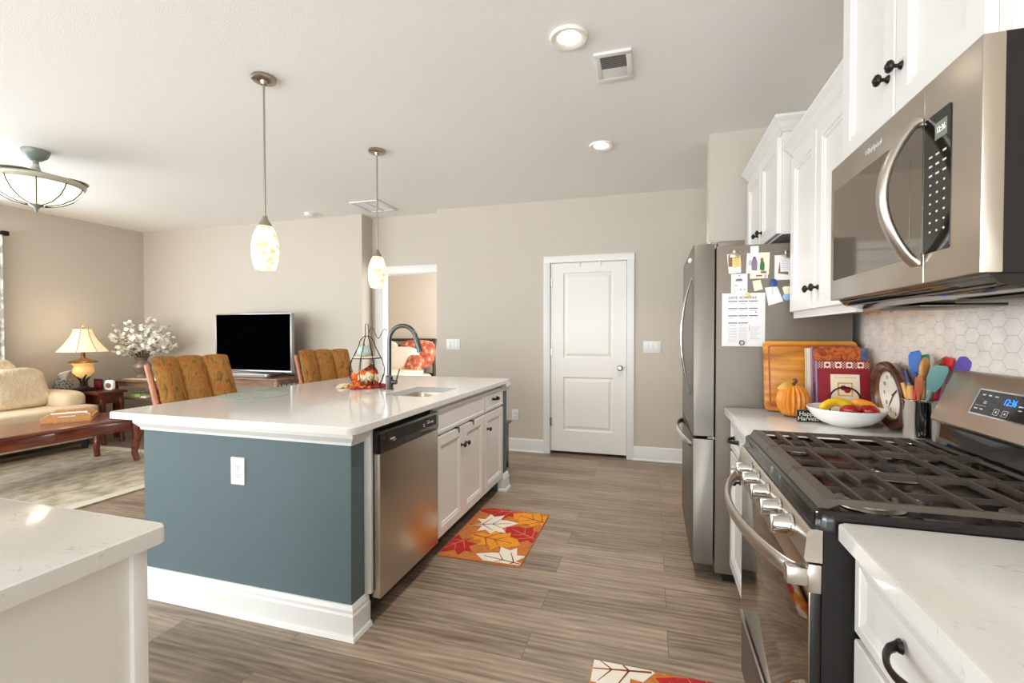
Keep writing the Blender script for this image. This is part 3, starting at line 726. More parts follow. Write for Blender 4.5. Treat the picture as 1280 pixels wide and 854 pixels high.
# slate blue end and back walls of the island
isl = thing('kitchen_island', 'slate blue half wall of the kitchen island with white base and crown', 'island', (-1.8, 2.7, 0))
mb = MB()
mb.box(-2.405, -1.213, 1.69, 1.785, 0, 0.865, 0.003, 1); mb.box(-2.405, -1.165, 3.665, 3.745, 0, 0.865, 0.003, 1); mb.box(-1.90, -1.83, 1.785, 3.665, 0, 0.865)
mb.build('panel', 'blue', isl)
mb = MB()
prof = [(0, 0), (0.03, 0), (0.026, 0.014), (0.018, 0.02), (0.018, 0.1), (0.013, 0.108), (0.013, 0.122), (0.006, 0.138), (0, 0.14)]
def run(p0, p1, nrm, pr_, ext0=0.0, ext1=0.0):
    """moulding with mitred ends: each profile point is pushed out by ext*(distance from wall)"""
    p0, p1, nrm = Vector(p0), Vector(p1), Vector(nrm); d = (p1 - p0).normalized()
    t = bmesh.new()
    a = [t.verts.new(p0 + nrm * q[0] + Z_ * q[1] - d * q[0] * ext0) for q in pr_]
    b = [t.verts.new(p1 + nrm * q[0] + Z_ * q[1] + d * q[0] * ext1) for q in pr_]
    k = len(pr_)
    for i in range(k): t.faces.new((a[i], a[(i + 1) % k], b[(i + 1) % k], b[i]))
    t.faces.new(a[::-1]); t.faces.new(b); mb.take(t)
run((-2.405, 1.69, 0), (-1.213, 1.69, 0), (0, -1, 0), prof, 1, 1); run((-1.213, 1.69, 0), (-1.213, 1.80, 0), (1, 0, 0), prof, 1, 0)
run((-2.405, 1.69, 0), (-2.405, 1.785, 0), (-1, 0, 0), prof, 1, 0); run((-2.405, 3.665, 0), (-2.405, 3.745, 0), (-1, 0, 0), prof, 0, 1); run((-1.90, 1.785, 0), (-1.90, 3.665, 0), (-1, 0, 0), prof, 0, 0)
run((-2.405, 3.745, 0), (-1.165, 3.745, 0), (0, 1, 0), prof, 1, 1); run((-1.165, 3.665, 0), (-1.165, 3.745, 0), (1, 0, 0), prof, 1, 1); run((-1.213, 3.665, 0), (-1.165, 3.665, 0), (0, -1, 0), prof, 0, 1)
mb.build('base_moulding', 'trim', isl, smooth=18)
mb = MB()
cp = [(0, 0.82), (0.008, 0.82), (0.01, 0.832), (0.016, 0.838), (0.03, 0.856), (0.03, 0.878), (0, 0.8795)]
run((-2.405, 1.69, 0), (-1.213, 1.69, 0), (0, -1, 0), cp, 1, 1); run((-1.213, 1.69, 0), (-1.213, 1.80, 0), (1, 0, 0), cp, 1, 0)
run((-2.405, 1.69, 0), (-2.405, 1.785, 0), (-1, 0, 0), cp, 1, 0); run((-2.405, 3.665, 0), (-2.405, 3.745, 0), (-1, 0, 0), cp, 0, 1); run((-1.90, 1.785, 0), (-1.90, 3.665, 0), (-1, 0, 0), cp, 0, 0); run((-2.405, 3.745, 0), (-1.165, 3.745, 0), (0, 1, 0), cp, 1, 1); run((-1.165, 3.665, 0), (-1.165, 3.745, 0), (1, 0, 0), cp, 1, 1)
mb.box(-1.2, -1.165, 3.66, 3.745, 0.82, 0.879, 0.003)
mb.build('crown_moulding', 'trim', isl, smooth=18)
mb = MB(); mb.box(-1.225, -1.183, 1.785, 1.808, 0.14, 0.8795, 0.002); mb.build('end_filler', 'trim', isl)

# worktop with undermount sink opening
def worktop(name, label, x0, x1, y0, y1, radii=0.03, hole=None):
    """quartz slab with eased edges, top at 0.914"""
    mb = MB()
    poly = rrect(x0, y0, x1, y1, radii, 6)
    if hole is None:
        mb.prism(poly, (0, 0, 0.8825), X_, Y_, Z_, 0.0315, 0.004)
    else:
        t = bmesh.new(); e = 0.004
        hp = rrect(*hole, 0.045, 6)
        def ring(pts, z, off=0.0):
            cx = sum(p[0] for p in pts) / len(pts); cy = sum(p[1] for p in pts) / len(pts)
            return [t.verts.new((p[0] - math.copysign(off, p[0] - cx), p[1] - math.copysign(off, p[1] - cy), z)) for p in pts]
        ot, om, ob = ring(poly, 0.914, e), ring(poly, 0.914 - e), ring(poly, 0.8825)
        it, im, ib = ring(hp, 0.914, -e / 2), ring(hp, 0.914 - e / 2), ring(hp, 0.8825)
        k = len(poly)
        for a, b in ((ot, om), (om, ob), (ob, ib), (ib, im), (im, it), (it, ot)):
            for i in range(k): t.faces.new((a[i], a[(i + 1) % k], b[(i + 1) % k], b[i]))
        mb.take(t)
    return tag(mb.build(name, 'quartz', smooth=30), label, 'worktop')
worktop('island_worktop', 'long white quartz island worktop with a sink cut into it', -2.53, -1.145, 1.605, 3.785, 0.035, (-1.585, 2.52, -1.275, 2.99))

# sink
sk = thing('kitchen_sink', 'stainless undermount sink set into the island worktop', 'sink', (-1.43, 2.755, 0.68))
mb = MB(); t = bmesh.new(); rings = []
for (g, z) in ((0.012, 0.8815), (0.002, 0.8815), (-0.004, 0.86), (-0.008, 0.72), (-0.05, 0.70)):
    rings.append([t.verts.new((x, y, z)) for x, y in rrect(-1.585 - g, 2.52 - g, -1.275 + g, 2.99 + g, 0.045, 6)])
for a, b in zip(rings, rings[1:]):
    for i in range(len(a)): t.faces.new((a[i], a[(i + 1) % len(a)], b[(i + 1) % len(a)], b[i]))
t.faces.new(rings[-1]); mb.take(t); mb.build('basin', 'steel_h', sk)
mb = MB(); mb.lathe([(0, 0.703), (0.02, 0.701), (0.04, 0.704), (0.043, 0.7008)], (-1.43, 2.755, 0)); mb.build('drain', 'chrome', sk)

# faucet
fc = thing('kitchen_faucet', 'dark gunmetal gooseneck faucet standing behind the island sink', 'faucet', (-1.70, 2.795, 0.914))
bx, by = -1.70, 2.795
mb = MB(); mb.lathe([(0, 0), (0.03, 0), (0.03, 0.004), (0.026, 0.01), (0.025, 0.085), (0.023, 0.09), (0.019, 0.094)], (bx, by, 0.914), 24); mb.lathe([(0.019, 0.094), (0.0, 0.096)], (bx, by, 0.914), 24); mb.build('base', 'gunmetal', fc)
rad = 0.102; top = 1.243
pts = [(bx, by, 1.0), (bx, by, 1.1), (bx, by, top)] + [(bx + rad - rad * math.cos(a), by, top + rad * math.sin(a)) for a in [math.pi * k / 16 for k in range(1, 15)]]
e = Vector(pts[-1]); dirn = Vector((0.32, 0, -1)).normalized()
pts += [tuple(e + dirn * 0.02)]
mb = MB(); mb.tube(pts, 0.0145, 16); mb.build('gooseneck', 'gunmetal', fc)
h0 = e + dirn * 0.018
mb = MB(); mb.tube([h0, h0 + dirn * 0.012, h0 + dirn * 0.07, h0 + dirn * 0.1], [0.016, 0.0185, 0.0185, 0.0205], 18); mb.build('spray_head', 'gunmetal', fc)
mb = MB(); mb.cyl((bx + 0.02, by, 0.965), (bx + 0.055, by, 0.965), 0.016, 0.015); mb.tube([(bx + 0.05, by, 0.97), (bx + 0.06, by, 1.0), (bx + 0.078, by, 1.055)], [0.006, 0.0055, 0.0045], 10); mb.build('lever', 'gunmetal', fc)

# outlets and switches
def plate(name, label, cat, o, u, v, n, w, h, kind, group=None):
    o, u, v, n = Vector(o), Vector(u), Vector(v), Vector(n)
    t = thing(name, label, cat, o, group)
    mb = MB(); mb.prism(rrect(-w / 2, -h / 2, w / 2, h / 2, 0.004, 3), o + n * 0.0003, u, v, n, 0.006, 0.0015); mb.build('cover_plate', 'white_plastic', t)
    if kind == 'outlet':
        for s in (-0.0195, 0.0195):
            mb = MB(); mb.prism(rrect(-0.0165, s - 0.0145, 0.0165, s + 0.0145, 0.008, 4), o + n * 0.0055, u, v, n, 0.0025, 0.0006)
            f = mb.build('receptacle', 'white_plastic', t)
            mb = MB()
            for a in (-0.0065, 0.0065): mb.prism([(a - 0.0012, s - 0.002), (a + 0.0012, s - 0.002), (a + 0.0012, s + 0.007), (a - 0.0012, s + 0.007)], o + n * 0.0078, u, v, n, 0.0006)
            mb.prism(rrect(-0.0022, s - 0.0098, 0.0022, s - 0.0055, 0.002, 3), o + n * 0.0078, u, v, n, 0.0006)
            mb.build('slots', 'slot', f)
    else:
        for k in range(kind):
            a = (k - (kind - 1) / 2) * 0.046
            mb = MB(); mb.prism([(a - 0.0165, -0.033), (a + 0.0165, -0.033), (a + 0.0165, 0.033), (a - 0.0165, 0.033)], o + n * 0.0055, u, v, n, 0.004, 0.0015)
            mb.build('rocker', 'white_plastic', t)
    return t
plate('wall_outlet', 'white outlet on the blue island end wall', 'outlet', (-1.813, 1.69, 0.663), X_, Z_, -Y_, 0.078, 0.125, 'outlet')
plate('light_switch', 'white triple switch plate between the bedroom doorway and the closed door', 'light switch', (-2.178, 4.95, 1.17), X_, Z_, -Y_, 0.17, 0.12, 3, 'wall switch plates')
plate('light_switch', 'white triple switch plate between the closed door and the refrigerator', 'light switch', (0.002, 4.95, 1.155), X_, Z_, -Y_, 0.17, 0.12, 3, 'wall switch plates')
plate('wall_outlet', 'white outlet low on the back wall beyond the end of the island', 'outlet', (-1.44, 4.95, 0.398), X_, Z_, -Y_, 0.075, 0.122, 'outlet')
plate('wall_outlet', 'white outlet on the hexagon tile behind the utensil crock', 'outlet', (0.9515, 2.118, 1.165), -Y_, Z_, -X_, 0.075, 0.122, 'outlet')

# dishwasher
dw = thing('dishwasher', 'stainless dishwasher with black control strip built into the island', 'dishwasher', (-1.45, 2.115, 0))
Y0, Y1 = 1.812, 2.402
mb = MB(); mb.box(-1.75, -1.2, Y0 + 0.004, Y1 - 0.004, 0.1, 0.868); mb.build('tub', 'black_side', dw)
mb = MB(); mb.prism(rrect(-1.2, Y0, -1.152, Y1, 0.004, 3), (0, 0, 0.112), X_, Y_, Z_, 0.643); mb.build('door', 'steel_h', dw)
mb = MB(); mb.prism([(-1.2, 0.757), (-1.152, 0.757), (-1.147, 0.775), (-1.15, 0.848), (-1.158, 0.856), (-1.2, 0.856)], (0, Y0, 0), X_, Z_, Y_, Y1 - Y0, 0.002); cp_ = mb.build('control_panel', 'black_glass', dw)
mb = MB(); mb.prism(rrect(0.05, 0.79, 0.56, 0.843, 0.004), (-1.1485, Y0, 0), Y_, Z_, X_, 0.0015); mb.build('touch_strip', 'lcd' if False else 'black', cp_)
mb = MB(); mb.prism([(0.215, 0.765), (0.355, 0.765), (0.375, 0.792), (0.2, 0.792)], (-1.1485, Y0, 0), Y_, Z_, X_, 0.002); mb.build('pocket_handle', 'slot', cp_)
mb = MB()
for k, (a, b, w, h) in enumerate(((0.08, 0.806, 0.04, 0.006), (0.1, 0.797, 0.03, 0.003), (0.40, 0.812, 0.02, 0.004), (0.405, 0.8, 0.014, 0.006), (0.445, 0.822, 0.03, 0.003), (0.45, 0.81, 0.012, 0.007), (0.47, 0.81, 0.012, 0.007), (0.49, 0.81, 0.012, 0.007), (0.508, 0.806, 0.01, 0.012))):
    mb.prism([(a, b), (a + w, b), (a + w, b + h), (a, b + h)], (-1.147, Y0, 0), Y_, Z_, X_, 0.0006)
mb.build('printed_symbols', 'print_white', cp_)
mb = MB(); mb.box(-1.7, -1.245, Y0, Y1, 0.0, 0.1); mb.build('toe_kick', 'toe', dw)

def base_cab_parts(t, xb, xf, y0, y1, n, toe=0.07, z1=0.8815):
    """carcass from xb (back) to xf (front), n = facing"""
    a, b = sorted((xb, xf)); mb = MB(); mb.box(a, b, y0 + 0.001, y1 - 0.001, 0.1, z1); mb.build('carcass', 'cab', t)
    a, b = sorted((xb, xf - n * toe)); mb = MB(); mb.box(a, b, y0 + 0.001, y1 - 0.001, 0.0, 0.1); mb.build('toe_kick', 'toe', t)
xf = -1.187
t = thing('sink_base_cabinet', 'white island cabinet with two doors under the sink', 'cabinet', (-1.5, 2.81, 0))
mb = MB()
for b in ((-1.75, xf, 2.405, 2.42), (-1.75, xf, 3.2, 3.215), (-1.75, -1.735, 2.42, 3.2)): mb.box(b[0], b[1], b[2], b[3], 0.1, 0.8815)
mb.box(-1.75, xf, 2.405, 3.215, 0.1, 0.118); mb.box(xf - 0.02, xf, 2.42, 3.2, 0.118, 0.15); mb.box(xf - 0.02, xf, 2.42, 3.2, 0.68, 0.8815); mb.box(xf - 0.02, xf, 2.79, 2.83, 0.15, 0.68); mb.build('carcass', 'cab', t)
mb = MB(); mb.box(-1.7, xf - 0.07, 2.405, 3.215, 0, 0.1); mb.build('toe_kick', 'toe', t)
front(t, 'false_drawer', xf, 2.415, 3.205, 0.712, 0.857, 1, prof=[(0.004, -0.004)], rail=0.02)
d1 = front(t, 'door', xf, 2.415, 2.806, 0.112, 0.697, 1); d2 = front(t, 'door', xf, 2.814, 3.205, 0.112, 0.697, 1)
knob(d1, xf + 0.02, 2.775, 0.58, 1); knob(d2, xf + 0.02, 2.845, 0.58, 1)
for (y, lb) in ((2.72, 'small black hook over the top of a sink cabinet door, nearer the dishwasher'), (2.97, 'small black hook over the top of a sink cabinet door, farther from the dishwasher')):
    mb = MB(); mb.box(xf - 0.002, xf + 0.026, y - 0.018, y + 0.018, 0.6985, 0.7015, 0.001); mb.box(xf + 0.0215, xf + 0.0245, y + 0.01, y + 0.018, 0.668, 0.701, 0.001)
    tag(mb.build('door_hook', 'bronze'), lb, 'hook', 'hooks over the sink cabinet doors')
t = thing('drawer_cabinet', 'narrow white island cabinet with one drawer over one door', 'cabinet', (-1.5, 3.44, 0))
base_cab_parts(t, -1.75, xf, 3.217, 3.662, 1)
d1 = front(t, 'drawer', xf, 3.226, 3.65, 0.712, 0.857, 1, prof=[(0.004, -0.004)], rail=0.02); pull(d1, xf + 0.02, 3.44, 0.79, 1, 0.1)
d2 = front(t, 'door', xf, 3.226, 3.65, 0.112, 0.697, 1); knob(d2, xf + 0.02, 3.27, 0.585, 1)

# ------------------------------------------------------------------ peninsula at the lower left
worktop('peninsula_worktop', 'white quartz peninsula worktop at the lower left', -1.62, -0.915, -1.2, 0.69, 0.02)
t = thing('peninsula_cabinet', 'white peninsula base cabinet with plain side panel', 'cabinet', (-1.26, -0.27, 0))
mb = MB(); mb.box(-1.58, -0.95, -1.18, 0.66, 0.1, 0.8815); mb.build('carcass', 'cab', t)
mb = MB(); mb.box(-1.51, -0.96, -1.18, 0.655, 0, 0.1); mb.build('toe_kick', 'toe', t)
mb = MB(); mb.box(-0.949, -0.943, 0.6, 0.632, 0.0, 0.8815) if False else None
mb.box(-0.951, -0.938, 0.637, 0.664, 0.0, 0.8815, 0.002); mb.build('corner_stile', 'cab', t)
for k in range(3): 
    dd = front(t, 'door', -1.58, -1.17 + k * 0.61, -0.57 + k * 0.61, 0.112, 0.87, -1); knob(dd, -1.6, -0.64 + k * 0.61, 0.75, -1)

# ------------------------------------------------------------------ right hand run
worktop('near_worktop', 'white quartz worktop in the right foreground beside the range', 0.356, 0.954, -0.7, 1.078, 0.012)
worktop('far_worktop', 'white quartz worktop between the range and the refrigerator', 0.356, 0.954, 1.858, 2.606, 0.012)
XF = 0.405
t = thing('near_base_cabinet', 'white base cabinet with drawer and door right of the range', 'cabinet', (0.68, 0.78, 0))
base_cab_parts(t, 0.955, XF, 0.475, 1.076, -1)
d1 = front(t, 'drawer', XF, 0.482, 1.07, 0.705, 0.862, -1, rail=0.02, prof=[(0.003, -0.002), (0.02, -0.006)]); pull(d1, XF - 0.02, 0.825, 0.79, -1, 0.13, 0.034)
d2 = front(t, 'door', XF, 0.482, 1.07, 0.112, 0.69, -1); knob(d2, XF - 0.02, 0.53, 0.6, -1)
t = thing('corner_base_cabinet', 'white base cabinet under the near worktop, closest to the viewer', 'cabinet', (0.68, -0.1, 0))
base_cab_parts(t, 0.955, XF, -0.68, 0.473, -1)
d1 = front(t, 'drawer', XF, -0.67, 0.466, 0.705, 0.862, -1, rail=0.02, prof=[(0.003, -0.002), (0.02, -0.006)]); pull(d1, XF - 0.02, -0.1, 0.79, -1, 0.13)
for a, b in ((-0.67, -0.106), (-0.098, 0.466)): front(t, 'door', XF, a, b, 0.112, 0.69, -1)
t = thing('far_base_cabinet', 'white base cabinet with drawer and door between range and refrigerator', 'cabinet', (0.68, 2.23, 0))
base_cab_parts(t, 0.955, XF, 1.862, 2.6, -1)
d1 = front(t, 'drawer', XF, 2.08, 2.59, 0.712, 0.862, -1, rail=0.03, prof=[(0.003, -0.002), (0.012, -0.005)]); pull(d1, XF - 0.02, 2.42, 0.785, -1, 0.1)
d2 = front(t, 'door', XF, 2.08, 2.59, 0.112, 0.697, -1); knob(d2, XF - 0.02, 2.3, 0.62, -1)

# ------------------------------------------------------------------ upper cabinets
def upper(name, label, xd, y0, y1, z0, z1, doors, crown=True, knobs=(), under=None):
    t = thing(name, label, 'wall cabinet', (0.8, (y0 + y1) / 2, z0), 'white upper cabinets')
    mb = MB(); mb.box(xd + 0.021, 0.958, y0, y1, z0, z1); mb.build('carcass', 'cab', t)
    if under:
        mb = MB(); mb.box(xd + 0.06, 0.952, y0 + 0.02, y1 - 0.02, z0 - 0.0015, z0 + 0.001); mb.build('underside', 'cab_wood', t)
        mb = MB(); mb.box(xd + 0.021, xd + 0.04, y0, y1, z0 - 0.022, z0); mb.build('light_rail', 'cab', t)
    ds = []
    for (a, b) in doors:
        ds.append(front(t, 'door', xd + 0.02, a, b, z0 + 0.008, z1 - 0.03, -1, rail=0.06, prof=[(0.002, -0.004), (0.012, -0.005), (0.018, -0.011), (0.03, -0.0125)]))
    for k, y, z in knobs: knob(ds[k], xd, y, z, -1)
    if crown:
        mb = MB(); x = xd + 0.021
        cpr = [(0, 0), (-0.006, 0), (-0.012, 0.012), (-0.016, 0.016), (-0.03, 0.042), (-0.036, 0.048), (-0.046, 0.06), (-0.046, 0.072), (0, 0.072)]
        a_ = bmesh.new()
        def pv(q, w): return (x + q[0], w, z1 - 0.012 + q[1])
        A = [a_.verts.new(pv(q, y0 + q[0])) for q in cpr]; B = [a_.verts.new(pv(q, y1 - q[0])) for q in cpr]
        C = [a_.verts.new((0.958, y0 + q[0], z1 - 0.012 + q[1])) for q in cpr]; D = [a_.verts.new((0.958, y1 - q[0], z1 - 0.012 + q[1])) for q in cpr]
        k = len(cpr)
        for i in range(k - 1):
            a_.faces.new((A[i], A[i + 1], B[i + 1], B[i])); a_.faces.new((A[i], A[i + 1], C[i + 1], C[i])); a_.faces.new((B[i], B[i + 1], D[i + 1], D[i]))
        a_.faces.new((A[-2], B[-2], D[-2], C[-2]))
        mb.take(a_); mb.build('crown_moulding', 'cab', t, smooth=12)
    return t
upper('fridge_cabinet', 'white two door cabinet mounted above the refrigerator', 0.602, 2.64, 3.46, 1.79, 2.31, [(2.66, 3.045), (3.053, 3.44)], knobs=((0, 3.0, 1.87), (1, 3.1, 1.87)), under=False)
upper('tall_wall_cabinet', 'tall white two door cabinet between microwave and refrigerator', 0.642, 1.856, 2.59, 1.388, 2.165, [(1.87, 2.205), (2.215, 2.575)], knobs=((0, 2.17, 1.48), (1, 2.25, 1.48)), under=True)
upper('microwave_cabinet', 'white two door cabinet mounted above the microwave', 0.605, 1.085, 1.85, 1.842, 2.6, [(1.12, 1.467), (1.475, 1.825)], knobs=((0, 1.436, 1.975), (1, 1.506, 1.975)), crown=False)
# ------------------------------------------------------------------ range
rg = thing('gas_range', 'stainless and black gas range with five front knobs', 'range', (0.63, 1.47, 0))
A, B = 1.09, 1.85
mb = MB(); mb.box(0.336, 0.94, A, B, 0.03, 0.892); mb.box(0.4, 0.88, A - 0.001, A + 0.002, 0.25, 0.6, 0.0005); mb.build('body', 'black_side', rg)
for x in (0.39, 0.88):
    for y in (A + 0.06, B - 0.06): MB().cyl((x, y, 0), (x, y, 0.035), 0.016).build('foot', 'black', rg)
mb = MB(); mb.prism([(0.306, 0.822), (0.3025, 0.83), (0.3085, 0.884), (0.314, 0.89), (0.338, 0.892), (0.338, 0.822)], (0, A, 0), X_, Z_, Y_, B - A, 0); mb.build('control_panel', 'steel_h', rg)
for y in (1.195, 1.30, 1.42, 1.54, 1.645):
    mb = MB(); x0 = 0.3055; z = 0.858
    mb.lathe([(0, 0), (0.026, 0), (0.026, 0.005), (0.022, 0.007)], (x0, y, z), 24, '-X'); mb.lathe([(0.022, 0.006), (0.0215, 0.022), (0.0195, 0.04), (0, 0.04)], (x0, y, z), 24, '-X')
    mb.box(x0 - 0.044, x0 - 0.012, y - 0.0065, y + 0.0065, z - 0.0215, z + 0.0215, 0.003); mb.build('knob', 'chrome', rg)
od = MB(); od.box(0.317, 0.336, A + 0.004, B - 0.004, 0.31, 0.815, 0.002); od = od.build('oven_door', 'black', rg)
mb = MB(); mb.box(0.3135, 0.318, A + 0.006, B - 0.006, 0.315, 0.765, 0.0015); mb.build('glass', 'mirror_glass', od)
mb = MB(); mb.box(0.3115, 0.3365, A + 0.002, B - 0.002, 0.757, 0.8165, 0.002); mb.build('top_trim', 'steel_h', od)
pts = arc(lambda t: (0.30 - 0.078 * math.sin(math.pi * t) ** 0.7, A + 0.02 + (B - A - 0.04) * t, 0.787), 24)
mb = MB(); mb.tube(pts, 0.0125, 14, flat=(1.5, 0.75))
mb.box(0.272, 0.314, A + 0.004, A + 0.032, 0.768, 0.806, 0.004); mb.box(0.272, 0.314, B - 0.032, B - 0.004, 0.768, 0.806, 0.004); mb.build('handle', 'steel', od)
mb = MB()
for k in range(5): mb.prism(rrect(1.16 + k * 0.012, 0.744, 1.167 + k * 0.012, 0.752, 0.002), (0.3133, 0, 0), Y_, Z_, -X_, 0.0006)
mb.build('vent_slots', 'print_white', od)
mb = MB(); mb.box(0.316, 0.336, A + 0.004, B - 0.004, 0.075, 0.295, 0.002); dd = mb.build('storage_drawer', 'steel_dark', rg)
mb = MB(); mb.box(0.308, 0.319, A + 0.004, B - 0.004, 0.284, 0.296, 0.002); mb.build('drawer_lip', 'steel', dd)
# cooktop tray
mb = MB(); t = bmesh.new(); rings = []
for g, z in ((0.004, 0.892), (0.0, 0.9), (0.0, 0.924), (-0.006, 0.93), (-0.016, 0.93), (-0.024, 0.918), (-0.04, 0.914)):
    rings.append([t.verts.new((x, y, z)) for x, y in rrect(0.322 - g, A - 0.004 - g, 0.906 + g, B + 0.004 + g, 0.02, 4)])
for a, b in zip(rings, rings[1:]):
    for i in range(len(a)): t.faces.new((a[i], a[(i + 1) % len(a)], b[(i + 1) % len(a)], b[i]))
t.faces.new(rings[0][::-1]); t.faces.new(rings[-1]); mb.take(t); mb.build('cooktop', 'black_gloss', rg)
BUR = [(0.46, 1.215, 0.045), (0.76, 1.215, 0.036), (0.61, 1.47, 0.042), (0.46, 1.725, 0.036), (0.76, 1.725, 0.045)]
for x, y, r in BUR:
    mb = MB(); mb.lathe([(r + 0.024, 0.0135), (r + 0.02, 0.016), (r + 0.006, 0.016), (r, 0.026), (r - 0.004, 0.028), (0, 0.028)], (x, y, 0.902), 28); b_ = mb.build('burner_base', 'alum', rg)
    mb = MB(); mb.lathe([(r - 0.006, 0.0275), (r - 0.003, 0.03), (r - 0.004, 0.036), (r - 0.012, 0.039), (0, 0.039)], (x, y, 0.902), 28); mb.build('burner_cap', 'burner', b_)
def barx(mb, x0, x1, y, z0=0.931, z1=0.942, w=0.0036): mb.prism([(-w, z0), (w, z0), (w * 0.75, z1), (-w * 0.75, z1)], (x0, y, 0), Y_, Z_, X_, x1 - x0)
def bary(mb, y0, y1, x, z0=0.938, z1=0.952, w=0.0048): mb.prism([(-w, z0), (w, z0), (w * 0.75, z1), (-w * 0.75, z1)], (x, y0, 0), X_, Z_, Y_, y1 - y0)
for k in range(3):
    y0 = A + 0.018 + k * 0.2425; y1 = y0 + 0.2395; mb = MB()
    # broad sloping front and rear edges, slimmer side rails
    mb.prism([(0.334, 0.93), (0.346, 0.948), (0.372, 0.951), (0.374, 0.943), (0.352, 0.93)], (0, y0, 0), X_, Z_, Y_, y1 - y0)
    mb.prism([(0.872, 0.93), (0.862, 0.948), (0.848, 0.951), (0.846, 0.943), (0.858, 0.93)], (0, y0, 0), X_, Z_, Y_, y1 - y0)
    barx(mb, 0.345, 0.865, y0 + 0.006, 0.939, 0.951, 0.005); barx(mb, 0.345, 0.865, y1 - 0.006, 0.939, 0.951, 0.005)
    ym = (y0 + y1) / 2
    xs = (0.43, 0.525, 0.61, 0.695, 0.785)
    if k == 1:
        for x in (0.445, 0.525, 0.695, 0.775): bary(mb, y0 + 0.006, y1 - 0.006, x)
        bary(mb, y0 + 0.006, ym - 0.035, 0.61); bary(mb, ym + 0.035, y1 - 0.006, 0.61)
    else:
        for x in (0.415, 0.515, 0.61, 0.705, 0.805): bary(mb, y0 + 0.006, y1 - 0.006, x)
        for x in (0.46, 0.76): bary(mb, y0 + 0.006, ym - 0.03, x); bary(mb, ym + 0.03, y1 - 0.006, x)
        barx(mb, 0.36, 0.43, ym); barx(mb, 0.49, 0.73, ym); barx(mb, 0.79, 0.86, ym)
    if k == 1: barx(mb, 0.36, 0.575, ym); barx(mb, 0.645, 0.86, ym)
    for x in (0.352, 0.858):
        for y in (y0 + 0.02, y1 - 0.02): mb.box(x - 0.006, x + 0.006, y - 0.006, y + 0.006, 0.914, 0.936)
    mb.build('grate', 'iron', rg)
# backguard
mb = MB(); mb.box(0.905, 0.945, A + 0.01, B - 0.01, 0.892, 1.03); mb.prism([(0.885, 0.93), (0.915, 0.93), (0.915, 1.02), (0.895, 1.0)], (0, A + 0.012, 0), X_, Z_, Y_, B - A - 0.024); mb.build('rear_riser', 'black_glass', rg)
mb = MB(); mb.prism([(0.875, 1.012), (0.87, 1.018), (0.8715, 1.026), (0.930, 1.168), (0.936, 1.1745), (0.944, 1.176), (0.95, 1.17), (0.95, 1.0), (0.93, 1.0)], (0, A, 0), X_, Z_, Y_, B - A, 0.004); bg = mb.build('backguard', 'steel_soft', rg)
P0 = Vector((0.872, 1.47, 1.026)); V = Vector((0.0585, 0, 0.142)).normalized(); N_ = (-Y_).cross(V)
def bgp(a, s): return P0 - Y_ * a + V * s + N_ * 0.0006
mb = MB(); mb.prism(rrect(-0.215, 0.042, 0.215, 0.112, 0.003, 3), P0, -Y_, V, N_, 0.0012); dp = mb.build('display', 'black_glass', bg)
mb = MB(); mb.prism([(-0.219, 0.038), (0.219, 0.038), (0.219, 0.116), (-0.219, 0.116)], P0, -Y_, V, N_, 0.0006); mb.build('display_bezel', 'chrome', dp)
lettering('12:36', 0.026, bgp(-0.082, 0.088) + N_ * 0.001, -Y_, V, 'display_blue', dp, 'clock_digits', xs=0.8)
mb = MB()
def mark(a, s, w, h): mb.prism([(a, s), (a + w, s), (a + w, s + h), (a, s + h)], P0 + N_ * 0.0012, -Y_, V, N_, 0.0004)
for a, s, w, h in ((-0.196, 0.097, 0.012, 0.004), (-0.172, 0.097, 0.012, 0.004), (-0.146, 0.097, 0.013, 0.003), (-0.178, 0.079, 0.012, 0.002), (-0.178, 0.074, 0.012, 0.0025), (-0.205, 0.055, 0.015, 0.003), (-0.18, 0.055, 0.012, 0.003), (-0.206, 0.066, 0.044, 0.0008), (-0.05, 0.082, 0.016, 0.003), (-0.045, 0.072, 0.012, 0.002), (0.0, 0.08, 0.014, 0.003), (0.04, 0.08, 0.014, 0.003), (0.08, 0.08, 0.014, 0.003), (0.12, 0.08, 0.014, 0.003), (0.16, 0.08, 0.014, 0.003)): mark(a, s, w, h)
for a in (-0.125, -0.092):
    for b in ((a, 0.048, 0.019, 0.001), (a, 0.064, 0.019, 0.001), (a, 0.048, 0.001, 0.016), (a + 0.018, 0.048, 0.001, 0.017)): mark(*b)
    mark(a + 0.007, 0.054, 0.005, 0.005)
mb.build('printed_labels', 'print_white', dp)

# ------------------------------------------------------------------ microwave
mw = thing('microwave', 'stainless over the range microwave with curved vertical handle', 'microwave', (0.76, 1.446, 1.37))
A2, B2 = 1.07, 1.822
mb = MB(); mb.box(0.609, 0.955, A2 + 0.002, B2 - 0.002, 1.403, 1.838); mb.build('case', 'black_side', mw)
mb = MB(); mb.box(0.575, 0.61, A2, B2, 1.403, 1.838, 0.003); df = mb.build('front_frame', 'steel_h', mw)
gl = MB(); gl.prism(rrect(1.262, 1.466, 1.79, 1.758, 0.006), (0.5755, 0, 0), Y_, Z_, -X_, 0.0022); gl.build('door_window', 'mirror_glass', df)
gl = MB(); gl.prism(rrect(1.16, 1.466, 1.257, 1.758, 0.006), (0.5755, 0, 0), Y_, Z_, -X_, 0.0022); kp = gl.build('control_panel', 'black_glass', df)
gl = MB(); gl.prism(rrect(1.315, 1.5, 1.745, 1.70, 0.01), (0.5735, 0, 0), Y_, Z_, -X_, 0.0006); gl.build('inner_window', 'mirror_glass', df)
gl = MB(); gl.box(0.5742, 0.576, 1.2565, 1.2605, 1.405, 1.836); gl.build('door_seam', 'chrome', df)
pts = arc(lambda t: (0.568 - 0.066 * math.sin(math.pi * t) ** 0.8, 1.272, 1.448 + 0.318 * t), 22)
